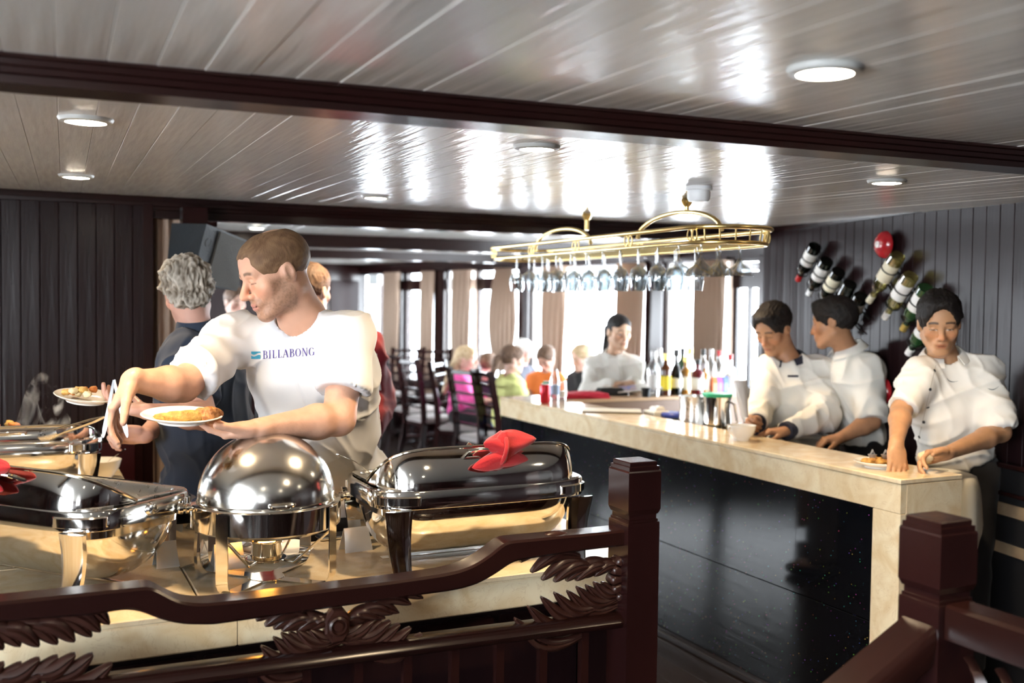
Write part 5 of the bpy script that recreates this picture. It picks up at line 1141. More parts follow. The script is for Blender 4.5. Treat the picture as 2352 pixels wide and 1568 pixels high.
# ---- generic person -------------------------------------------------------
def person(label, P, group=None):
    """P: dict of joints (world np arrays) and looks"""
    g = P.get; base = np.array([P['pelvis'][0], P['pelvis'][1], 0.0]) if 'floor' not in P else np.array(P['floor'])
    root = thing('person', label, 'person', tuple(base), 0, group); skin = np.array(g('skin', (0.55, 0.33, 0.22))); hh = g('voxel', 0.007); sc = g('size', 1.0)
    hc, hR, hs = np.array(P['head']), P['R'], g('hs', 1.0); meshes = []
    S = Sdf(); T = head_sdf(S, hc, hR, hs, g('jaw', 1.0), g('female', False), g('nose', 1.0))
    nb = np.array(P['neck']); nr = g('neck_r', 0.056)*sc
    S.cap(hc+hR@np.array([0, -0.022, -0.055])*hs, nb, nr*0.98, nr*1.08, 0.03); S.cap(nb, nb+(np.array(P['pelvis'])-nb)*0.10, nr*1.06, nr*1.15, 0.03)
    if g('adam', False): S.ell(hc+hR@np.array([0, 0.03, -0.13])*hs, (0.015, 0.015, 0.02), hR, 0.02)
    V, Q = S.mesh(g('hvox', 0.004)); V = relax(V, Q, 1, 0.4)
    C = head_cols(V, hc, hR, hs, skin, np.array(g('hair', (0.02, 0.015, 0.012))), g('beard', 0), g('female', False), g('lip', tuple(skin*np.array([0.85, 0.55, 0.55]))), g('brow', 1.0), g('eyeopen', 0))
    meshes.append((V, Q, C))
    # body frame
    pe, nk = np.array(P['pelvis']), nb; shL, shR = np.array(P['sh'][0]), np.array(P['sh'][1]); up = nrm(nk-pe); rt_ = shL-shR; rt_ = nrm(rt_-up*(rt_@up)); fw_ = np.cross(up, rt_)
    BR = np.stack([rt_, fw_, up], 1)          # columns: body-left, forward/back, up
    hl = np.linalg.norm(nk-pe); cw = g('cw', 0.165)*sc; cd = g('cd', 0.105)*sc; bw_ = g('bw', 0.15)*sc; bd_ = g('bd', 0.105)*sc
    def torso(S, inf=0.0, k=0.06, tuck=0.0):
        fo = fw_*g('chest_fwd', 0.0)
        S.ell(pe+up*hl*0.70+fo, np.array([cw, cd, hl*0.30])+inf, BR, k); S.ell(pe+up*hl*0.40+fw_*g('belly_fwd', 0.0), np.array([bw_, bd_+g('belly', 0), hl*0.30])+inf, BR, k)
        S.ell(pe+up*0.02, np.array([bw_*1.04, bd_*1.02, 0.13*sc])+inf, BR, k)
        for sh in (shL, shR): S.cap(nk+(pe-nk)*0.09, sh, 0.046*sc+inf, 0.046*sc+inf, 0.06)
    for i in (0, 1):
        sh, el, wr = (np.array(P[q][i]) for q in ('sh', 'el', 'wr')); ar = g('arm', 1.0)*sc
        S = Sdf(); S.cap(sh+(el-sh)*0.2, el, 0.050*ar, 0.042*ar, 0.02); f1 = el+(wr-el)*0.28
        S.cap(el, f1, 0.040*ar, 0.043*ar, 0.02); S.cap(f1, wr, 0.043*ar, 0.026*ar, 0.02)
        hd = P['hand'][i]
        if hd is not None: hand_sdf(S, wr, nrm(hd['d']), nrm(hd['n']), nrm(hd['side']), hd.get('s', 1.0), hd.get('curl', (25, 30, 25)), hd.get('spread', 0.1), hd.get('thumb', (35, 25)), hd.get('fc'))
        V, Q = S.mesh(g('avox', 0.0045)); V = relax(V, Q, 1, 0.4); C = np.tile(skin, (len(V), 1))*(1+0.08*vnoise(V*40)+0.05*vnoise(V*110))[:, None]; meshes.append((V, Q, C))
    S = Sdf(); torso(S, -0.012); legs = []
    for i in (0, 1):
        sg = 1 if i == 0 else -1; hp = pe+rt_*sg*0.09*sc-up*0.03; kn, an = np.array(P['knee'][i]), np.array(P['ankle'][i])
        legs.append((hp, kn, an)); S.cap(hp, kn, 0.075*sc, 0.050*sc, 0.03); S.cap(kn, kn+(an-kn)*0.3, 0.048*sc, 0.052*sc, 0.02); S.cap(kn+(an-kn)*0.3, an, 0.052*sc, 0.034*sc, 0.02)
        S.cap(an+np.array([0, 0, -0.03]), an+np.array(P.get('footdir', (0, 1, 0)))*0.15+np.array([0, 0, -0.04]), 0.035*sc, 0.028*sc, 0.02)
    V, Q = S.mesh(0.014); C = np.tile(skin, (len(V), 1)); meshes.append((V, Q, C))
    V, Q, C = joinm(meshes); npobj('body', V-base, Q, SKINM, root, C)
    # shirt
    if g('shirt') is not None:
        S = Sdf(); inf = g('inf', 0.010); torso(S, inf)
        cuts = []
        for i in (0, 1):
            sh, el, wr = (np.array(P[q][i]) for q in ('sh', 'el', 'wr')); fr = g('sleeve', 0.6); fr = fr[i] if isinstance(fr, (tuple, list)) else fr; ar = g('arm', 1.0)*sc; fl_ = g('flare', 0.016)
            if fr <= 1: S.cap(sh, sh+(el-sh)*fr, 0.049*ar+inf, 0.050*ar+fl_, 0.06, cut=2)
            else:
                S.cap(sh, el, 0.050*ar+inf, 0.045*ar+inf+0.004, 0.05); S.cap(el, el+(wr-el)*(fr-1), 0.046*ar+inf+0.006, (0.046-0.016*(fr-1))*ar+inf*0.8+0.004, 0.02, cut=2)
        if g('hem') is not None: S.half(pe+up*g('hem'), -up)
        nc = g('neckcut', (0.072, 0.075, 0.05)); ctr = nk+fw_*g('neck_f', 0.02)+up*g('neck_u', 0.012); S.ell(ctr, nc, BR, 0.006, True)
        S.cap(nk+up*g('neck_lift', -0.02), hc, nr*1.16, nr*1.2, 0.004, True)
        V, Q = S.mesh(hh); V = relax(V, Q, 2, 0.5); N = vnormals(V, Q)
        wr_ = g('wrinkle', 0.006); L = (V-pe)@BR; fold = np.zeros(len(V))
        for a, fx, fz, ph in ((1.0, 34, 9, 0.3), (0.7, 22, -16, 1.7), (0.5, 51, 20, 4.1)):
            wv_ = vnoise(L*np.array([7, 7, 4])+ph*5)*2.4; fold += a*np.sin(L[:, 0]*fx+L[:, 2]*fz+L[:, 1]*10+wv_*2+ph)
        fold = fold*wr_*0.40*(0.25+0.75*np.clip(vnoise(L*3.2+9)+0.6, 0, 1)); wp = vnoise(L*4.0+31)*0.9; sl_ = (L[:, 0]*0.9+L[:, 2]*0.5)
        for sx_, sz_, sd_, am in ((10, 3.2, 3, 1.0), (5, 9, 41, 0.7), (19, 6, 77, 0.45)):
            rd_ = 1-np.abs(vnoise(np.stack([(L[:, 0]+0.25*L[:, 2]*(1 if sd_ != 41 else -2))*sx_+wp, L[:, 1]*sx_*0.7, L[:, 2]*sz_+wp], 1)+sd_))*1.9; fold = fold+am*wr_*1.15*np.clip(rd_, -0.2, 1)**3
        V = V+N*(fold-0.3*wr_)[:, None]
        so = npobj('shirt', V-base, Q, P['shirt'], root); P['shirt_obj'] = so; P['shirt_mesh'] = (V, Q)
    if g('pants') is not None:
        S = Sdf(); pi_ = g('pinf', 0.014)
        S.ell(pe+up*0.0, np.array([bw_*1.03, bd_*1.0, 0.13*sc])+pi_*0.6, BR, 0.04)
        for (hp, kn, an) in legs:
            if g('shorts'): S.cap(hp, hp+(kn-hp)*g('shorts'), 0.082*sc+pi_, 0.072*sc+pi_*1.6, 0.03, cut=2)
            else: S.cap(hp, kn, 0.080*sc+pi_, 0.056*sc+pi_, 0.03); S.cap(kn, an, 0.056*sc+pi_, 0.045*sc+pi_, 0.02, cut=2)
        V, Q = S.mesh(0.011); V = relax(V, Q, 2); N = vnormals(V, Q); V = V+N*(vnoise(V*np.array([16, 16, 9]))*0.007)[:, None]; npobj('trousers' if not g('shorts') else 'shorts', V-base, Q, P['pants'], root)
        if not g('noshoes'):
            S = Sdf(); fd_ = np.array(P.get('footdir', (0, 1, 0)))
            for (hp, kn, an) in legs: S.cap(np.array([an[0], an[1], 0.045])-fd_*0.04, np.array([an[0], an[1], 0.035])+fd_*0.17, 0.043, 0.034, 0.02)
            S.half((0, 0, 0.001), (0, 0, -1)); V, Q = S.mesh(0.008); npobj('shoes', V-base, Q, BLACKP, root)
    # hair
    hk = g('hairstyle', 'short')
    if hk:
        S = Sdf(); T = lambda x, y, z: hc+hR@(np.array([x, y, z])*hs); E = lambda x, y, z, a, b, c, k=0.01, sub=False: S.ell(T(x, y, z), np.array([a, b, c])*hs, hR, k*hs, sub)
        th = g('hair_t', 0.012)
        if hk in ('short', 'ponytail', 'long', 'bun'):
            E(0, -0.018, 0.040, 0.077+th*0.75, 0.098+th*0.9, 0.082+th*1.1); E(0, 0.03, 0.062, 0.058+th, 0.058+th, 0.045+th, 0.02)
            if hk == 'short':
                if g('quiff'): E(0.0, 0.055, 0.104, 0.052, 0.040, 0.022, 0.02)
                E(0, 0.110, 0.0, 0.060, 0.074, 0.087, 0.010, True); E(0, 0.075, -0.07, 0.12, 0.085, 0.070, 0.008, True); E(0, 0.03, -0.115, 0.12, 0.10, 0.085, 0.006, True); E(0, -0.11, -0.135, 0.12, 0.10, 0.085, 0.01, True)
                for x in (-1, 1): E(x*0.083, 0.004, -0.018, 0.018, 0.026, 0.036, 0.004, True)
            else:
                E(0, 0.104, -0.012, 0.058, 0.072, 0.088, 0.008, True); E(0, 0.06, -0.10, 0.12, 0.085, 0.085, 0.006, True)
                if hk == 'ponytail': S.cap(T(0, -0.105, 0.02), T(0.0, -0.15, -0.01), 0.028*hs, 0.03*hs, 0.01); S.cap(T(0.0, -0.15, -0.01), T(0.0, -0.19, -0.24), 0.034*hs, 0.018*hs, 0.02)
                if hk == 'long':
                    S.cap(T(0, -0.07, 0.0), T(0.0, -0.15, -0.16), 0.062*hs, 0.05*hs, 0.03); S.cap(T(0.0, -0.15, -0.16), T(0.0, -0.20, -0.36), 0.05*hs, 0.022*hs, 0.02)
                if hk == 'bun': S.ell(T(0, -0.115, 0.0), np.array([0.034, 0.03, 0.034])*hs, hR, 0.01)
        if hk == 'balding':
            E(0, -0.018, 0.039, 0.077+th, 0.098+th, 0.082+th, 0.004); E(0, 0.035, 0.04, 0.062+th, 0.055+th, 0.06+th, 0.03)
            E(0, 0.100, -0.005, 0.070, 0.080, 0.078, 0.004, True); E(0, 0.03, -0.105, 0.12, 0.10, 0.088, 0.004, True); E(0, -0.11, -0.140, 0.12, 0.10, 0.085, 0.01, True)
            for x in (-1, 1):
                E(x*0.083, 0.004, -0.018, 0.020, 0.024, 0.040, 0.004, True); E(x*0.050, 0.105, 0.066, 0.030, 0.030, 0.022, 0.012, True)
            E(0.012, -0.035, 0.124, 0.046, 0.045, 0.026, 0.006, True)
        if hk == 'shaggy':
            E(0, -0.022, 0.040, 0.084+th, 0.104+th, 0.088+th); E(0, -0.06, -0.03, 0.066, 0.05, 0.05, 0.02)
            E(0, 0.098, -0.010, 0.066, 0.072, 0.062, 0.008, True); E(0, 0.035, -0.11, 0.12, 0.10, 0.09, 0.006, True)
            for x in (-1, 1): E(x*0.090, 0.006, -0.018, 0.020, 0.026, 0.040, 0.004, True)
        V, Q = S.mesh(g('hairvox', 0.004)); V = relax(V, Q, 1); N = vnormals(V, Q); L = ((V-hc)@hR)/hs; a = g('hair_n', 0.003)
        flow = np.stack([L[:, 0]*90, L[:, 1]*30, L[:, 2]*42], 1); nz = vnoise(flow+vnoise(L*14)[:, None]*3); nz2 = vnoise(np.stack([L[:, 0]*170, L[:, 1]*80, L[:, 2]*70], 1)+vnoise(L*20)[:, None]*4); V = V+N*((nz*a*0.7+nz2*a*0.5+vnoise(L*24)*a*0.7))[:, None]; nz = 0.6*nz+0.6*nz2
        hcol = np.array(g('hair', (0.02, 0.015, 0.012))); h2 = np.array(g('hair2', hcol*1.8)); m = np.clip(0.5+0.9*nz, 0, 1)[:, None]; C = hcol*(1-m)+h2*m
        npobj('hair', V-base, Q, HAIRM, root, C)
    return root, BR
def ring_strip(parent, base, pts, w, m, name, outn, t=0.004):
    """band through pts (world), rising by w along given directions"""
    rings = []
    for p, u, o in pts:
        p = np.array(p)-base; u = nrm(u); o = nrm(o); rings.append([tuple(p), tuple(p+u*w), tuple(p+u*w+o*t), tuple(p+o*t)])
    return MB().loft(rings).build(name, m, parent, True, 60)
def bvh(V, Q): return BVHTree.FromPolygons([tuple(v) for v in V], [tuple(int(i) for i in q) for q in Q])
def hit(b, px, py):
    r = ray(px, py); r = r/np.linalg.norm(r); l, n, i, d = b.ray_cast(Vector(CAMP), Vector(r)); return l, n
# ================================================================== PEOPLE
def Dn(x, y, d): return np.array(D(x, y, d))
def cdir(rx, dn, fw2): v = plan((rx, fw2)); return np.array([v[0], v[1], -dn])    # image right, image down, away from camera
WHITET = cloth_mat('white_tshirt', (0.70, 0.71, 0.73)); WHITES = cloth_mat('white_shirt', (0.80, 0.78, 0.72)); NAVY = cloth_mat('navy_polo', (0.022, 0.034, 0.060)); GREYP = cloth_mat('grey_cargo', (0.17, 0.15, 0.15)); BLACKC = cloth_mat('black_cloth', (0.012, 0.012, 0.014)); DNAVY = cloth_mat('dark_navy', (0.02, 0.022, 0.04)); REDJ = cloth_mat('red_jacket', (0.17, 0.006, 0.012)); PINK = cloth_mat('pink_top', (0.85, 0.10, 0.38)); LIME = cloth_mat('lime_top', (0.78, 0.80, 0.30)); ORNG = cloth_mat('orange_top', (0.85, 0.22, 0.04)); JEAN = cloth_mat('blue_jeans', (0.03, 0.10, 0.28))
# ---- main man
hc = Dn(633, 627, 2.95)
MAN = dict(head=hc, R=facing(-56, 22, 3), hs=1.03, jaw=1.06, nose=1.1, neck=Dn(697, 738, 3.03), neck_r=0.064, pelvis=Dn(768, 1110, 3.38), skin=(0.60, 0.34, 0.235), hair=(0.12, 0.065, 0.035), hair2=(0.20, 0.12, 0.065), beard=0.75, lip=(0.48, 0.20, 0.17),
    sh=(Dn(805, 772, 2.97), Dn(535, 778, 3.05)), el=(Dn(778, 962, 2.87), Dn(420, 884, 2.82)), wr=(Dn(592, 985, 2.68), Dn(303, 874, 2.66)), arm=1.12,
    hand=(dict(d=cdir(-1, 0.02, -0.15), n=cdir(-0.1, -1, -0.25), side=cdir(0, -0.6, -1), s=1.03, curl=(22, 20, 12), thumb=(30, 0)),
          dict(d=cdir(-0.55, 1.0, -0.1), n=cdir(0.9, 0.55, 0.2), side=cdir(0.3, 0.4, -1), s=1.06, curl=(18, 25, 20), thumb=(42, 20))),
    knee=(Dn(850, 1380, 3.50), Dn(760, 1380, 3.45)), ankle=(Dn(850, 1380, 3.5)*[1, 1, 0]+[0, 0, 0.09], Dn(760, 1380, 3.45)*[1, 1, 0]+[0, 0, 0.09]), footdir=cdir(-0.5, 0, -0.9),
    shirt=WHITET, sleeve=(0.66, 0.84), flare=0.020, inf=0.014, voxel=0.0055, hem=-0.16, wrinkle=0.0085, cw=0.20, cd=0.125, bw=0.175, bd=0.13, belly=0.015, pants=BLACKC, shorts=0.8, noshoes=True,
    neckcut=(0.080, 0.080, 0.034), neck_f=-0.008, neck_u=0.045, neck_lift=0.01, hairstyle='balding', hair_t=0.0032, hair_n=0.0012, hairvox=0.0028, hvox=0.0026, avox=0.0034)
man, manBR = person('balding man in white t-shirt with printed chest, leaning over the buffet holding plate and tongs', MAN)
mb_ = bvh(*MAN['shirt_mesh']); mbase = np.array(man.location)
def stick(b, base, parent, name, polys, m, off=0.0018, sub=6, edge=7.0):
    """project pixel polygons (lists of (x,y)) onto a garment as thin print"""
    vs = []; fs = []
    for poly in polys:
        ids = []
        for (x, y) in poly:
            l, n = hit(b, x, y)
            if l is None: ids = None; break
            p = np.array(l)-nrm(ray(x, y))*off-base; vs.append(tuple(p)); ids.append(len(vs)-1)
        if ids: fs.append(tuple(ids))
    me = bpy.data.meshes.new(name); me.from_pydata(vs, [], fs); me.materials.append(m); me.update(); return link(name, me, parent)
PRINTC = mat('print_purple', (0.10, 0.08, 0.28), 0.7); PRINTB = mat('print_blue', (0.04, 0.30, 0.48), 0.7)
def seg_(a, b, w):
    a = np.array(a, float); b = np.array(b, float); d = b-a; L = np.linalg.norm(d)+1e-9; n = np.array([-d[1], d[0]])/L*w/2; k = max(1, int(L*8)); out = []
    for i in range(k): p = a+d*i/k; q = a+d*(i+1)/k; out.append([tuple(p-n), tuple(q-n), tuple(q+n), tuple(p+n)])
    return out
def arc_(cx_, cy_, rx, ry, a0, a1, w0, w1=None, n=12):
    out = []
    for i in range(n):
        p = []
        for t in (i/n, (i+1)/n):
            a = math.radians(a0+(a1-a0)*t); w = (w0+abs(math.cos(a))*((w1 or w0)-w0))/2; c, s_ = math.cos(a), math.sin(a); p.append(((cx_+(rx-w)*c, cy_+(ry-w*0.6)*s_), (cx_+(rx+w)*c, cy_+(ry+w*0.6)*s_)))
        out.append([p[0][0], p[1][0], p[1][1], p[0][1]])
    return out
TK, TN = 0.16, 0.055
def glyph(ch):
    sf = lambda x, y, w=0.26: seg_((x-w/2, y), (x+w/2, y), TN)
    if ch == 'I': return seg_((0.2, 0), (0.2, 1), TK)+sf(0.2, 0.02, 0.34)+sf(0.2, 0.98, 0.34), 0.4
    if ch == 'L': return seg_((0.2, 0), (0.2, 1), TK)+sf(0.2, 0.98, 0.34)+seg_((0.2, 0.03), (0.62, 0.03), TN)+seg_((0.62, 0.0), (0.64, 0.25), TN), 0.66
    if ch == 'B': return seg_((0.2, 0), (0.2, 1), TK)+sf(0.15, 0.02)+sf(0.15, 0.98)+seg_((0.2, 0.98), (0.4, 0.98), TN)+seg_((0.2, 0.53), (0.42, 0.53), TN)+seg_((0.2, 0.02), (0.42, 0.02), TN)+arc_(0.38, 0.755, 0.2, 0.225, -90, 90, TN, TK)+arc_(0.42, 0.275, 0.24, 0.255, -90, 90, TN, TK), 0.74
    if ch == 'A': return seg_((0.08, 0), (0.40, 1), TN)+seg_((0.40, 1), (0.74, 0), TK)+seg_((0.2, 0.35), (0.62, 0.35), TN)+sf(0.08, 0.02, 0.24)+sf(0.74, 0.02, 0.28), 0.84
    if ch == 'O': return arc_(0.42, 0.5, 0.34, 0.48, 0, 360, TN, TK, 24), 0.86
    if ch == 'N': return seg_((0.14, 0), (0.14, 1), TN)+seg_((0.14, 1), (0.72, 0), TK)+seg_((0.72, 0), (0.72, 1), TN)+sf(0.14, 0.02)+sf(0.14, 0.98)+sf(0.72, 0.98), 0.86
    if ch == 'G': return arc_(0.44, 0.5, 0.36, 0.48, 40, 340, TN, TK, 20)+seg_((0.74, 0.06), (0.74, 0.42), TK*0.8)+sf(0.74, 0.42), 0.92
polys = []; x = 0
word = 'BILLABONG'; adv = []; gl_ = []
for ch in word: p, w = glyph(ch); gl_.append((p, x)); x += w+0.13
TW = x-0.13; X0, Y0, X1, Y1 = 603.0, 824.0, 723.0, 816.0; hgt = 18.5
for p, ox in gl_:
    for q in p: polys.append([(X0+(X1-X0)*((ox+a)/TW), Y0+(Y1-Y0)*((ox+a)/TW)-b*hgt) for a, b in q])
stick(mb_, mbase, man, 'chest_lettering', polys, PRINTC)
lg = []
for k in range(10):
    u0, u1 = k/10, (k+1)/10; xa, xb = 577+u0*21, 577+u1*21
    wave = lambda u, o: 815+o+2.2*math.sin(u*5.5)
    lg.append([(xa, 807), (xb, 807), (xb, wave(u1, -3.0)), (xa, wave(u0, -3.0))]); lg.append([(xa, wave(u0, 1.5)), (xb, wave(u1, 1.5)), (xb, 824), (xa, 824)])
stick(mb_, mbase, man, 'chest_logo', lg, PRINTB)
# wedding ring: small band omitted geometry is on the left hand
# plate in his left hand
pc = Dn(418, 968, 2.60); t = lathe_thing('plate', 'white plate of fried food held by the man in the white t-shirt', 'plate', tuple(pc), [('dish', plate_prof(0.104, 0.020), WHITEC)], rot=(0.10, 0.02, 0))
CHK = mat('crumbed_food', (0.52, 0.33, 0.08), 0.65, var=(70, (0.30, 0.15, 0.03), 0.2), bump=(120, 0.7)); NOOD = mat('noodle_pile', (0.55, 0.26, 0.08), 0.6, var=(90, (0.25, 0.08, 0.02), 0.2), bump=(100, 0.8))
def on(px, py, d): return tuple(Dn(px, py, d))
food(on(385, 960, 2.585), 'pale battered piece at the left of the held plate', 'food', FRY, (0.038, 0.024, 0.014), 11, -0.4, 'fritter')
food(on(420, 957, 2.575), 'long crumbed roll in the middle of the held plate', 'food', CHK, (0.052, 0.022, 0.017), 12, -0.42, 'crumbed_roll')
food(on(478, 952, 2.60), 'heap of reddish noodles at the right of the held plate', 'food', NOOD, (0.034, 0.028, 0.022), 13, 0, 'noodles')
food(on(447, 962, 2.62), 'small pale morsel behind the crumbed roll on the held plate', 'food', SAL[3], (0.02, 0.018, 0.012), 14, 0, 'morsel')
# tongs in his right hand
t = thing('tongs', 'polished steel tongs pointing down from the hand of the man in white', 'tongs', on(262, 893, 2.64)); o = Vector(t.location)
for (x0, y0, x1, y1) in ((264, 900, 293, 1004), (250, 905, 237, 1005)):
    a = Vector(on(x0, y0, 2.64))-o; b = Vector(on(x1, y1, 2.60))-o; top = Vector(on(262, 872, 2.645))-o; d = b-a
    MB().ribbon([top, a, a+d*0.5, a+d*0.9, b], 0.0, 0.0022, (0, 0, 1)) if False else None
    rings = []; sdv = nrm(np.cross(np.array(d), np.array(_fh)))
    for u, w in ((0, 0.003), (0.12, 0.004), (0.5, 0.005), (0.85, 0.006), (0.97, 0.003), (1.0, 0.001)):
        p = np.array(top+(b-top)*u)+ (np.array(a-top)*0); f_ = np.array(_fh)*0.0016; s_ = sdv*w; rings.append([tuple(p-s_-f_), tuple(p+s_-f_), tuple(p+s_+f_), tuple(p-s_+f_)])
    MB().loft(rings).build('arm', mat('tong_steel', (0.62, 0.63, 0.66), 0.22, 1.0), t, True, 30)
# ---- grey-haired man
hc = Dn(430, 672, 3.72)
GM = dict(head=hc, R=facing(-146, 14, -8), hs=1.0, neck=Dn(450, 764, 3.72), pelvis=Dn(482, 1120, 3.84), skin=(0.58, 0.33, 0.26), hair=(0.11, 0.085, 0.06), hair2=(0.50, 0.46, 0.40),
    sh=(Dn(430, 820, 3.64), Dn(532, 806, 3.96)), el=(Dn(470, 958, 3.42), Dn(380, 965, 3.92)), wr=(Dn(338, 945, 3.25), Dn(330, 1000, 3.55)), arm=1.02,
    hand=(dict(d=cdir(-1, -0.15, -0.1), n=cdir(0.0, -1, 0.1), side=cdir(0, -0.3, 1), s=1.05, curl=(25, 30, 20), thumb=(50, 0)), dict(d=cdir(-1, -0.05, -0.2), n=cdir(0, 0.5, -1), side=cdir(0, -1, 0), s=1.0, curl=(55, 60, 40), thumb=(20, 20))),
    knee=(Dn(470, 1380, 3.8), Dn(520, 1380, 3.95)), ankle=(Dn(470, 1380, 3.8)*[1, 1, 0]+[0, 0, 0.09], Dn(520, 1380, 3.95)*[1, 1, 0]+[0, 0, 0.09]), footdir=cdir(-0.8, 0, 0.6),
    shirt=NAVY, sleeve=0.72, flare=0.022, inf=0.018, hem=-0.10, wrinkle=0.010, cw=0.18, cd=0.13, bw=0.17, bd=0.15, pants=GREYP, pinf=0.03, shorts=0.95, noshoes=True, hairstyle='shaggy', hair_t=0.010, hair_n=0.012, neckcut=(0.068, 0.07, 0.03))
gm, gBR = person('grey-haired person in navy polo seen from behind, reaching left with a plate', GM)
b_ = np.array(gm.location); nk = GM['neck']; pts = []
for k in range(25):
    a = 2*PI*k/24; o_ = gBR@np.array([math.cos(a), math.sin(a), 0]); pts.append((nk+o_*0.070+gBR[:, 2]*0.004, gBR[:, 2]-o_*0.25, o_))
ring_strip(gm, b_, pts, 0.048, NAVY, 'collar', None, 0.006)
pc = Dn(196, 922, 3.22); t = lathe_thing('plate', 'white plate of rice and vegetables held out over the steaming dish', 'plate', tuple(pc), [('dish', plate_prof(0.098, 0.022), WHITEC)], rot=(0.14, 0.10, 0))
for k in range(16):
    a = random.uniform(0, 6.28); r = random.uniform(0, 0.05); q = pc+np.array([-0.02+r*math.cos(a), r*0.8*math.sin(a), 0.026+random.uniform(0, 0.014)])
    o = blob(0.014, 0.012, 0.010, 200+k, 6, 0.25).build('food_piece', SAL[(0, 2, 3)[k % 3]], None, True, 60, tuple(q)); tag(o, ['yellow', 'orange', 'pale'][k % 3]+' food piece on the plate held over the steam', 'food', 'food on the held-out plate')
t = thing('serving_tongs', 'long steel serving tongs resting on the back left dish, held by the grey-haired person', 'tongs', tuple(Dn(108, 1000, 3.45))); o = Vector(t.location)
b = Vector(Dn(245, 955, 3.36))-o; dn_ = b.normalized(); up_ = Vector((0, 0, 1))
for s in (-1, 1): MB().tube([up_*s*0.010, b*0.4+up_*s*0.009, b*0.8+up_*s*0.006, b], [0.015, 0.014, 0.013, 0.012], 12, flat=0.3).build('arm', STEEL, t, True)
MB().tube([-dn_*0.02+up_*0.004, dn_*0.02, dn_*0.06], [0.022, 0.024, 0.016], 12, flat=0.9).build('head', STEELB, t, True)
# ---- red-jacketed diner behind the main man
RJ = dict(head=Dn(714, 668, 4.5), R=facing(160, 5, 0), hs=0.98, neck=Dn(722, 745, 4.52), pelvis=Dn(779, 1010, 4.6), skin=(0.58, 0.36, 0.28), hair=(0.10, 0.06, 0.04),
    sh=(Dn(650, 790, 4.5), Dn(842, 800, 4.55)), el=(Dn(630, 900, 4.4), Dn(866, 905, 4.6)), wr=(Dn(650, 960, 4.3), Dn(849, 985, 4.4)), arm=1.05, hand=(None, None),
    knee=(Dn(764, 1180, 4.6), Dn(814, 1180, 4.6)), ankle=(Dn(764, 1180, 4.6)*[1, 1, 0]+[0, 0, 0.09], Dn(814, 1180, 4.6)*[1, 1, 0]+[0, 0, 0.09]), footdir=cdir(0, 0, 1), voxel=0.009,
    shirt=REDJ, sleeve=1.95, inf=0.028, hem=-0.12, wrinkle=0.014, cw=0.18, cd=0.12, bw=0.16, bd=0.13, pants=GREYP, hairstyle='short', hair_t=0.010)
rj, rjBR = person('person in dark red jacket with white sleeve stripes, mostly hidden behind the man in white', RJ)
# stripes on the visible sleeve
rbv = bvh(*RJ['shirt_mesh'])
for k in range(3):
    pl_ = []
    for j in range(12):
        y0, y1 = 812+j*7, 812+(j+1)*7; f = lambda y: 843+k*9+0.12*(y-812)
        pl_.append([(f(y0), y0), (f(y0)+4.5, y0), (f(y1)+4.5, y1), (f(y1), y1)])
    stick(rbv, np.array(rj.location), rj, 'sleeve_stripe', pl_, WHITET, 0.004)
# ---- servers
ASKIN = (0.42, 0.215, 0.115)
def server(label, **k):
    d = dict(skin=ASKIN, hair=(0.010, 0.008, 0.008), hair2=(0.016, 0.012, 0.010), hvox=0.0038, avox=0.0045, voxel=0.0075, hem=0.03, pants=BLACKC, shirt=WHITES, nose=0.97, jaw=0.97, cw=0.165, cd=0.105, bw=0.135, bd=0.10, inf=0.011, wrinkle=0.010, neck_r=0.053, footdir=cdir(-0.3, 0, -1), brow=1.0)
    d.update(k)
    if 'knee' not in d:
        pe = np.array(d['pelvis']); rr = nrm(np.array(d['sh'][0])-np.array(d['sh'][1])); rr[2] = 0
        d['knee'] = [pe*[1, 1, 0]+[0, 0, pe[2]*0.53]+rr*s*0.09 for s in (1, -1)]; d['ankle'] = [pe*[1, 1, 0]+[0, 0, 0.09]+rr*s*0.09 for s in (1, -1)]
    return (d,)+person(label, d)
def collar(root, BR, nk, m, r=0.074, w=0.042, open_=0.40, fsign=1, drop=0.0, up0=0.022):
    base = np.array(root.location); pts = []
    f = 1
    for k in range(29):
        a = PI/2*fsign+open_+(2*PI-2*open_)*k/28; o_ = BR@np.array([math.cos(a), math.sin(a), 0]); front = 0.5+0.5*math.cos(a-PI/2*fsign)
        pts.append((nk+o_*r-BR[:, 2]*(drop+0.030*front-up0), BR[:, 2]-o_*0.1, o_))
    ring_strip(root, base, pts, w*0.9, m, 'collar_band', None, 0.003)
    pts2 = [(np.array(p)+nrm(u)*w*0.9+nrm(o)*0.002, -nrm(u)+nrm(o)*0.75, o) for p, u, o in pts]
    ring_strip(root, base, pts2, w, m, 'collar', None, 0.004)
def fsg(BR, want):      # sign of body 'forward' column relative to a wanted direction
    return 1 if BR[:, 1]@want > 0 else -1
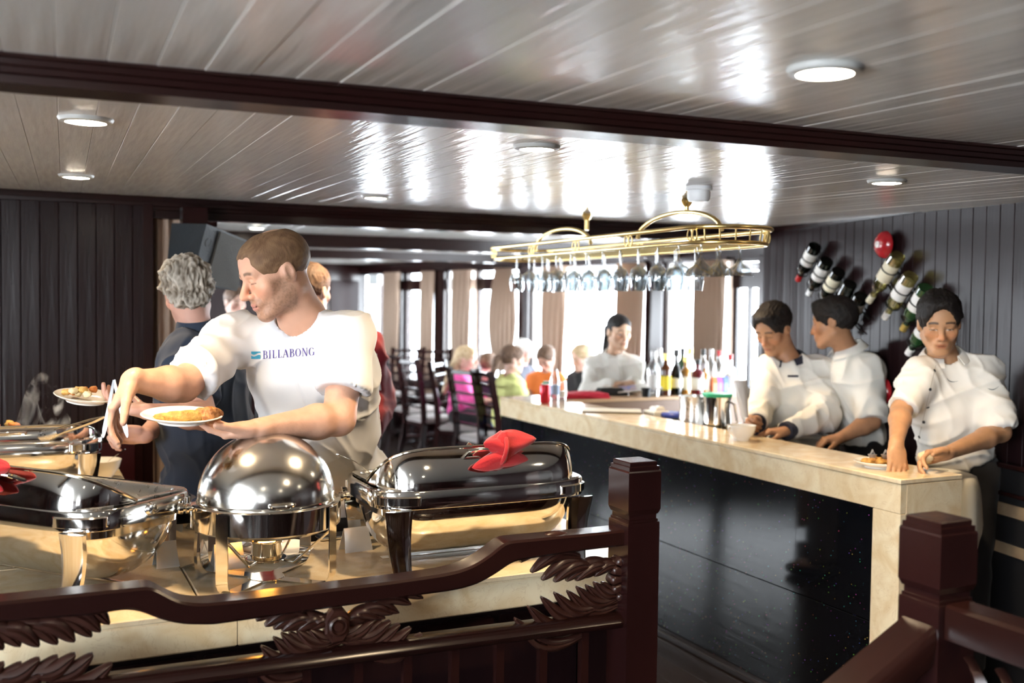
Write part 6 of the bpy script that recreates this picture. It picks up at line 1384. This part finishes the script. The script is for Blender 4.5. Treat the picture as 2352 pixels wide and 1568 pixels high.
# server 3: buttoned shirt, right
S3, s3, BR3 = server('server in white buttoned shirt with two small dark tick marks, at the bar\'s near end',
    head=Dn(2157, 742, 4.02), R=facing(-16, 16, 2), hs=0.98, neck=Dn(2168, 830, 4.08), pelvis=Dn(2195, 1075, 4.15), eyeopen=0.0022, skin=(0.50, 0.27, 0.14),
    sh=(Dn(2258, 856, 4.05), Dn(2112, 864, 4.04)), el=(Dn(2298, 992, 3.95), Dn(2070, 942, 3.94)), wr=(Dn(2170, 1042, 3.72), Dn(2058, 1022, 3.72)), sleeve=0.93, flare=0.018, inf=0.012, arm=0.93, cw=0.172, wrinkle=0.012,
    hand=(dict(d=cdir(-1, 0.2, -0.2), n=cdir(-0.2, 0.7, -0.8), side=cdir(0, -1, -0.2), curl=(30, 35, 25), thumb=(30, 5)), dict(d=cdir(-0.15, 1, -0.5), n=cdir(-0.3, 0.4, 1.0), side=cdir(1, 0, 0), curl=(12, 15, 10), thumb=(35, 0))),
    hairstyle='short', quiff=True, hair_t=0.016, hair_n=0.005)
fz = fsg(BR3, cdir(0, 0, -1)); collar(s3, BR3, S3['neck'], WHITES, fsign=fz)
b3 = bvh(*S3['shirt_mesh']); ba3 = np.array(s3.location); BTN = mat('dark_button', (0.02, 0.025, 0.03), 0.3)
for (x, y) in ((2146, 851), (2136, 894), (2131, 935), (2122, 969), (2112, 1003), (2103, 1031)):
    l, n = hit(b3, x, y)
    if l is not None:
        q = Vector(n).to_track_quat('Z', 'Y').to_matrix(); MB().lathe([(0.0001, 0.0), (0.0062, 0.0), (0.0065, 0.0015), (0.005, 0.0025), (0.0001, 0.002)], tuple(np.array(l)-ba3+np.array(n)*0.001), 14, R=q).build('button', BTN, s3, True)
def swoosh(x0, y0, L, tilt, flip=1):
    P = []; n = 10; c, s_ = math.cos(tilt), math.sin(tilt)
    top = []; bot = []
    for i in range(n+1):
        u = i/n; x = u*L; yt = -0.30*L*(1-u)**3+0.14*L*math.sin(PI*min(1, u*1.15))*0; yb = 0.16*L*math.sin(PI*u)**0.7*(1-u*0.7)
        yt = -0.26*L*(1-u)**4+0.07*L*math.sin(PI*u); top.append((x, yt)); bot.append((x, yt+0.02*L+yb*0.75*(1-u)))
    for i in range(n): P.append([(x0+a*c-b*s_, y0+a*s_+b*c) for a, b in (top[i], top[i+1], bot[i+1], bot[i])])
    return P
stick(b3, ba3, s3, 'chest_tick_mark', swoosh(2174, 874, 26, 0.03), mat('dark_teal_print', (0.012, 0.03, 0.045), 0.7), 0.003)
stick(b3, ba3, s3, 'sleeve_tick_mark', swoosh(2271, 897, 26, -0.42), bpy.data.materials['dark_teal_print'], 0.003)
pk_ = stick(b3, ba3, s3, 'placket', [[(2149-dy*0.235+0, 838+dy), (2150.5-dy*0.235, 838+dy), (2150.5-(dy+8)*0.235, 846+dy), (2149-(dy+8)*0.235, 846+dy)] for dy in range(0, 190, 8)], mat('seam', (0.55, 0.52, 0.45), 0.8), 0.002); pk_['kind'] = 'stuff'
food(on(2128, 1050, 3.70), 'pale bread roll in the hand of the server in the buttoned shirt', 'food', mat('bread', (0.72, 0.58, 0.36), 0.7, bump=(30, 0.4)), (0.036, 0.026, 0.024), 31, 0, 'bread_roll')
# server 1: dark collar and cuffs
S1, s1, BR1 = server('server in a white shirt with dark collar and cuffs, looking down behind the bar',
    head=Dn(1776, 754, 5.08), R=facing(-48, 30, 0), hs=1.0, neck=Dn(1812, 832, 5.1), pelvis=Dn(1838, 1030, 5.15),
    sh=(Dn(1885, 850, 5.05), Dn(1770, 848, 5.12)), el=(Dn(1893, 958, 4.92), Dn(1742, 945, 5.0)), wr=(Dn(1805, 990, 4.74), Dn(1738, 972, 4.8)), sleeve=1.93, inf=0.018, arm=0.97, wrinkle=0.012,
    hand=(dict(d=cdir(-1, 0.05, 0.0), n=cdir(0, 1, 0), side=cdir(0, 0, -1), curl=(20, 20, 15), thumb=(30, 5)), dict(d=cdir(-0.6, -0.1, -0.6), n=cdir(0.3, 0.4, -1), side=cdir(0, -1, 0), curl=(60, 70, 40), thumb=(20, 20))),
    hairstyle='short', hair_t=0.015, hair_n=0.004, quiff=True)
fz = fsg(BR1, cdir(-0.7, 0, -0.7)); collar(s1, BR1, S1['neck'], DNAVY, fsign=fz, r=0.074, w=0.038)
b1v = bvh(*S1['shirt_mesh']); ba1 = np.array(s1.location)
stick(b1v, ba1, s1, 'pocket_trim', [[(1809+i*5, 861), (1814+i*5, 861), (1814+i*5, 866), (1809+i*5, 866)] for i in range(5)], DNAVY, 0.004)
for i in (0, 1):
    el, wr = S1['el'][i], S1['wr'][i]; d = nrm(wr-el); rings = []
    q = Vector(d).to_track_quat('Z', 'Y').to_matrix(); c = wr-d*0.045-ba1
    MB().lathe([(0.036, 0), (0.045, 0.0), (0.046, 0.02), (0.046, 0.05), (0.042, 0.052), (0.034, 0.05)], tuple(c), 28, R=q).build('cuff', DNAVY, s1, True)
t = thing('napkin', 'white cloth held up in the fist of the server with dark cuffs', 'cloth', on(1712, 955, 4.72)); o = np.array(t.location); rings = []
for k in range(10):
    u = k/9; c = np.array(Dn(1712-14*u, 958-85*u, 4.72))-o; w = 0.018+0.018*u; rings.append([tuple(c+np.array([math.cos(a)*w*(1+0.25*math.sin(3*a+u*2)), math.sin(a)*w*0.5, 0])) for a in [2*PI*j/16 for j in range(16)]])
MB().loft(rings).build('cloth', WHITET, t, True, 70)
# server 2: turned away
S2, s2_, BR2 = server('server in a cream shirt turned away, between the two other men behind the bar',
    head=Dn(1914, 742, 4.98), R=facing(-118, 10, 8), hs=1.0, neck=Dn(1948, 812, 5.0), pelvis=Dn(1985, 1020, 5.05),
    sh=(Dn(1995, 850, 4.92), Dn(1952, 838, 5.2)), el=(Dn(2002, 968, 4.80), Dn(1935, 950, 5.15)), wr=(Dn(1930, 1005, 4.75), Dn(1905, 985, 5.0)), sleeve=0.98, flare=0.026, inf=0.014, cw=0.15, cd=0.12,
    hand=(dict(d=cdir(-1, 0.15, -0.1), n=cdir(0, 1, 0), side=cdir(0, 0, -1), curl=(35, 40, 30), thumb=(30, 5)), None),
    hairstyle='short', hair_t=0.016, hair_n=0.004, quiff=True)
collar(s2_, BR2, S2['neck'], WHITES, fsign=fsg(BR2, cdir(-1, 0, 0)))
# server woman
WM, wm, BRW = server('server woman with dark ponytail and white collared shirt, behind the bar return',
    head=Dn(1421, 762, 7.0), R=facing(22, 10, 0), hs=0.98, female=True, neck=Dn(1410, 820, 7.03), pelvis=Dn(1408, 945, 7.08), skin=(0.55, 0.34, 0.22), eyeopen=0.003, brow=0.9,
    sh=(Dn(1456, 838, 7.0), Dn(1366, 836, 7.05)), el=(Dn(1462, 892, 6.98), Dn(1352, 900, 6.95)), wr=(Dn(1448, 880, 6.85), Dn(1422, 882, 6.85)), sleeve=1.85, inf=0.014, arm=0.85, cw=0.145, cd=0.09, bw=0.12, hvox=0.0048, avox=0.006, voxel=0.009,
    hand=(dict(d=cdir(-1, 0, -0.2), n=cdir(0, 1, 0), side=cdir(0, 0, -1), s=0.9, curl=(20, 25, 20)), dict(d=cdir(1, 0, -0.1), n=cdir(0, 1, 0), side=cdir(0, 0, -1), s=0.9, curl=(20, 25, 20))),
    hairstyle='ponytail', hair_t=0.006, hair_n=0.002, neck_r=0.046)
collar(wm, BRW, WM['neck'], WHITES, fsign=fsg(BRW, cdir(0.3, 0, -1)), r=0.066)
# ---- seated diners
def seated(label, hx, hy, d, camyaw, pitch, shirt, hair, hair2, style, pants=BLACKC, hs=0.9, size=0.8, skin=(0.68, 0.42, 0.33), sleeve=0.6, lean=0.0, arm_dir=(0.3, 0, -0.6), ht=0.012):
    h = Dn(hx, hy, d); back = -cdir(*arm_dir) if False else cdir(0, 0, 0)
    f = plan((math.sin(math.radians(camyaw)), -math.cos(math.radians(camyaw)))); f = np.array([f[0], f[1], 0]); r_ = np.array([-f[1], f[0], 0])
    up = np.array([0, 0, 1]); nk = h-up*0.145*hs-f*0.02; pe = nk-up*0.43*size-f*0.04
    pe[2] = 0.56 if pe[2] < 0.56 else pe[2]
    sh = [nk+r_*s*0.155*size-up*0.07*size for s in (1, -1)]; el = [q+f*0.12*size-up*0.22*size+r_*s*0.03 for q, s in zip(sh, (1, -1))]; wr = [q+f*0.20*size+up*0.02 for q in el]
    kn = [pe+f*0.40*size+r_*s*0.09*size-up*0.03 for s in (1, -1)]; an = [np.array([k[0], k[1], 0.09]) for k in kn]
    person(label, dict(head=h, R=facing(camyaw, pitch), hs=hs, neck=nk, neck_r=0.048, pelvis=pe, size=size, skin=skin, hair=hair, hair2=hair2, sh=sh, el=el, wr=wr, hand=(dict(d=f, n=-up, side=-r_*0+f*0+np.cross(f, up), s=0.8), dict(d=f, n=-up, side=-np.cross(f, up), s=0.8)),
        knee=kn, ankle=an, footdir=tuple(f), shirt=shirt, sleeve=sleeve, inf=0.016, hem=-0.08, wrinkle=0.008, pants=pants, hvox=0.006, avox=0.009, voxel=0.012, hairvox=0.006, hairstyle=style, hair_t=ht, cw=0.15, cd=0.10, bw=0.14, bd=0.11), 'diners seated at the far tables')
BLOND = ((0.42, 0.28, 0.15), (0.65, 0.50, 0.32)); BRN = ((0.10, 0.06, 0.04), (0.2, 0.12, 0.08)); GRYH = ((0.5, 0.5, 0.48), (0.75, 0.75, 0.72))
seated('girl in bright pink with long blonde hair, seated behind a ladder-back chair', 1072, 824, 9.3, 75, 5, PINK, *BLOND, 'long', sleeve=1.5, hs=0.95, size=0.85)
seated('girl in lime yellow with a brown ponytail, seated at the bar\'s far end', 1177, 826, 8.2, 110, 5, LIME, *BRN, 'ponytail', pants=JEAN, size=0.85, hs=0.92)
seated('dark-haired child in dark blue seated between the pink and yellow girls', 1122, 838, 9.55, 150, 5, DNAVY, *BRN, 'short', size=0.8, hs=0.92)
seated('grey-haired man in navy bending over his food, beyond the girl in yellow', 1200, 808, 9.9, 60, 45, DNAVY, *GRYH, 'short', size=1.0, hs=1.0, ht=0.006)
seated('boy in orange with brown hair looking down, seated beyond the red can', 1254, 824, 9.0, -30, 35, ORNG, *BRN, 'short', size=0.8, hs=0.92)
seated('fair-haired child in dark top partly hidden by the server woman', 1336, 822, 8.6, -60, 15, BLACKC, *BLOND, 'short', size=0.8, hs=0.9)
seated('distant diner in dark clothes glimpsed over the white t-shirt\'s shoulder', 540, 694, 8.0, 40, 10, BLACKC, *BRN, 'short', size=1.0, hs=0.95)
# ---- chairs and tables in the far room
def chair(loc, rz, label, group='dark ladder-back chairs in the far room', proto=[None]):
    if proto[0] is not None:
        c = copy_tree(proto[0]); c.location = loc; c.rotation_euler = (0, 0, rz); return tag(c, label)
    t = thing('dining_chair', label, 'chair', loc, rz, group)
    for s in (-1, 1):
        pts = [(s*0.19, -0.27, 0.0), (s*0.19, -0.21, 0.25), (s*0.19, -0.19, 0.45), (s*0.19, -0.21, 0.70), (s*0.19, -0.28, 1.06)]
        MB().loft([[(x-0.018, y-0.024, z), (x+0.018, y-0.024, z), (x+0.018, y+0.024, z), (x-0.018, y+0.024, z)] for x, y, z in pts]).build('back_leg', WOOD, t, True, 40)
        MB().box(s*0.19-0.02, s*0.19+0.02, 0.19, 0.23, 0, 0.42, 0.003).build('front_leg', WOOD, t)
        MB().box(s*0.19-0.012, s*0.19+0.012, -0.2, 0.2, 0.18, 0.21).build('stretcher', WOOD, t)
    for k in range(6):
        z = 0.58+k*0.088; y = -0.195-0.085*max(0, (z-0.6)/0.46)**1.3; h = 0.022 if k < 5 else 0.035
        MB().box(-0.175, 0.175, y-0.010, y+0.010, z-h/2, z+h/2, 0.003).build('back_slat', WOOD, t)
    MB().box(-0.2, 0.2, -0.2, 0.22, 0.39, 0.43, 0.003).build('seat_frame', WOOD, t)
    MB().loft([[(-0.205+a, -0.18+a, z), (0.205-a, -0.18+a, z), (0.215-a, 0.235-a, z), (-0.215+a, 0.235-a, z)] for z, a in ((0.43, 0.0), (0.455, -0.004), (0.475, 0.01), (0.482, 0.04))]).build('seat_cushion', SEATF, t, True, 50)
    proto[0] = t; return t
def fdir(camyaw): f = plan((math.sin(math.radians(camyaw)), -math.cos(math.radians(camyaw)))); return math.atan2(f[1], f[0])-PI/2
for px, py, d, cy_, lab in ((990, 1000, 9.9, 125, 'ladder-back chair with grey seat, nearest the red jacket and standing empty'), (1120, 1010, 8.5, 125, 'ladder-back chair behind the girl in pink, its back toward the camera'), (1066, 1000, 9.3, 75, 'ladder-back chair under the girl in pink'), (1180, 1000, 8.25, 110, 'chair under the girl in yellow at the bar\'s far end'),
                              (955, 950, 10.75, 120, 'ladder-back chair half hidden behind the nearest empty one'), (925, 900, 12.35, 200, 'dark chair silhouetted against the second far window'), (992, 900, 12.1, 190, 'dark chair silhouetted beneath the second narrow curtain'), (862, 930, 12.4, 120, 'dark chair at the table by the leftmost far window')):
    p = D(px, py, d); chair((p[0], p[1], 0), fdir(cy_), lab)
def table(loc, rz, sx, sy, label, group='dark wooden dining tables'):
    t = thing('dining_table', label, 'table', loc, rz, group); MB().box(-sx, sx, -sy, sy, 0.715, 0.75, 0.005).build('tabletop', WOOD, t)
    for a in (-1, 1):
        for b in (-1, 1): MB().box(a*(sx-0.07)-0.03, a*(sx-0.07)+0.03, b*(sy-0.07)-0.03, b*(sy-0.07)+0.03, 0, 0.715).build('leg', WOOD, t)
    MB().box(-sx+0.05, sx-0.05, -sy+0.05, sy-0.05, 0.65, 0.715).build('apron', WOOD, t)
p = D(900, 900, 11.3); table((p[0], p[1], 0), fdir(30), 0.55, 0.4, 'dark dining table by the leftmost far windows')
p = D(1215, 900, 9.75); table((p[0], p[1], 0), fdir(30), 0.45, 0.25, 'dark dining table between the seated children and the boy in orange')
# ---- loudspeaker and bracket
p0 = atPl(470, 590, fl+WLN*0.25, WLN)
t = thing('loudspeaker', 'large black loudspeaker hung tilted under the second beam, behind the balding man', 'speaker', tuple(p0), 0, rot=(0, 0, 0))
A_ = [Dn(x, y, d) for x, y, d in ((395, 510, 4.72), (472, 515, 4.55), (475, 655, 4.60), (385, 640, 4.76))]
Bk = [Dn(x, y, d) for x, y, d in ((472, 515, 4.55), (566, 553, 4.85), (540, 668, 4.9), (440, 650, 4.60))]
o = np.array(p0)
fr0, fr1, fr2, fr3 = Dn(474, 514, 4.5), Dn(568, 552, 4.82), Dn(543, 668, 4.86), Dn(440, 648, 4.54)      # grille face
bk0, bk1, bk3, bk2 = Dn(394, 512, 4.78), Dn(500, 545, 5.15), Dn(380, 636, 4.82), Dn(478, 660, 5.2)
vs = [tuple(q-o) for q in (fr0, fr1, fr2, fr3, bk0, bk1, bk2, bk3)]
SPK = mat('speaker_vinyl', (0.035, 0.042, 0.05), 0.6, bump=(120, 0.3)); GRL = mat('speaker_grille', (0.055, 0.048, 0.038), 0.7, bump=(260, 0.8))
MB().add(vs, [(0, 1, 2, 3), (4, 7, 6, 5), (0, 4, 5, 1), (3, 2, 6, 7), (0, 3, 7, 4), (1, 5, 6, 2)]).build('cabinet', SPK, t)
def fpt(u, v, off=0.004):
    a = fr0+(fr1-fr0)*u; b = fr3+(fr2-fr3)*u; n = nrm(np.cross(fr1-fr0, fr3-fr0)); n = n if n@(CAMP-fr0) > 0 else -n
    return tuple(a+(b-a)*v+n*off-o)
q = [fpt(0.30, 0.03, 0.003), fpt(0.99, 0.03, 0.003), fpt(0.97, 0.97, 0.003), fpt(0.27, 0.97, 0.003)]; q2 = [fpt(0.30, 0.03, 0.012), fpt(0.99, 0.03, 0.012), fpt(0.97, 0.97, 0.012), fpt(0.27, 0.97, 0.012)]
MB().add(q+q2, [(4, 5, 6, 7), (0, 1, 5, 4), (1, 2, 6, 5), (2, 3, 7, 6), (3, 0, 4, 7)]).build('grille', GRL, t)
nn = nrm(np.cross(fr1-fr0, fr3-fr0)); nn = nn if nn@(CAMP-fr0) > 0 else -nn
for v in (0.28, 0.80):
    c = fpt(0.13, v, 0.0); MB().lathe([(0.0001, -0.004), (0.016, -0.004), (0.018, 0.003), (0.020, 0.003), (0.021, 0.0)], c, 24, R=Vector(nn).to_track_quat('Z', 'Y').to_matrix()).build('port', BLACKP, t, True)
MB().box(-0.06, 0.06, -0.04, 0.04, 0.16, 0.26).build('bracket', WOOD, t)
t = thing('cornice_box', 'dark wooden box under the beam above the loudspeaker', 'box', tuple(Dn(445, 500, 5.0))); MB().box(-0.06, 0.06, -0.05, 0.05, -0.035, 0.05, 0.002).build('box_body', WOOD, t)
# ---- steam
sm_m, N, L, B = nmat('steam'); out = N['Material Output']; N.remove(B)
vp = N.new('ShaderNodeVolumePrincipled'); vp.inputs['Color'].default_value = (0.95, 0.97, 1, 1); tc = N.new('ShaderNodeTexCoord'); mp = N.new('ShaderNodeMapping'); mp.inputs['Scale'].default_value = (1, 1, 0.45)
n1 = N.new('ShaderNodeTexNoise'); n1.inputs['Scale'].default_value = 11; n1.inputs['Detail'].default_value = 6; n1.inputs['Distortion'].default_value = 2.2
rp_ = N.new('ShaderNodeMapRange'); rp_.inputs['From Min'].default_value = 0.56; rp_.inputs['From Max'].default_value = 0.70; rp_.inputs['To Max'].default_value = 26.0
L.new(tc.outputs['Object'], mp.inputs[0]); L.new(mp.outputs[0], n1.inputs['Vector']); L.new(n1.outputs[0], rp_.inputs[0]); L.new(rp_.outputs[0], vp.inputs['Density']); L.new(vp.outputs[0], out.inputs['Volume'])
p = Dn(100, 952, 3.7); S = Sdf(); S.ell((0, 0, -0.05), (0.10, 0.05, 0.09), None, 0.04); S.ell((0.0, 0, 0.04), (0.07, 0.04, 0.09), None, 0.05); S.ell((0.01, 0, 0.11), (0.04, 0.03, 0.06), None, 0.05)
V, Q = S.mesh(0.012); st = npobj('steam', V, Q, sm_m, None, None, tuple(p)); tag(st, 'wisps of steam rising from the back left chafing dish', 'steam', kind='stuff')
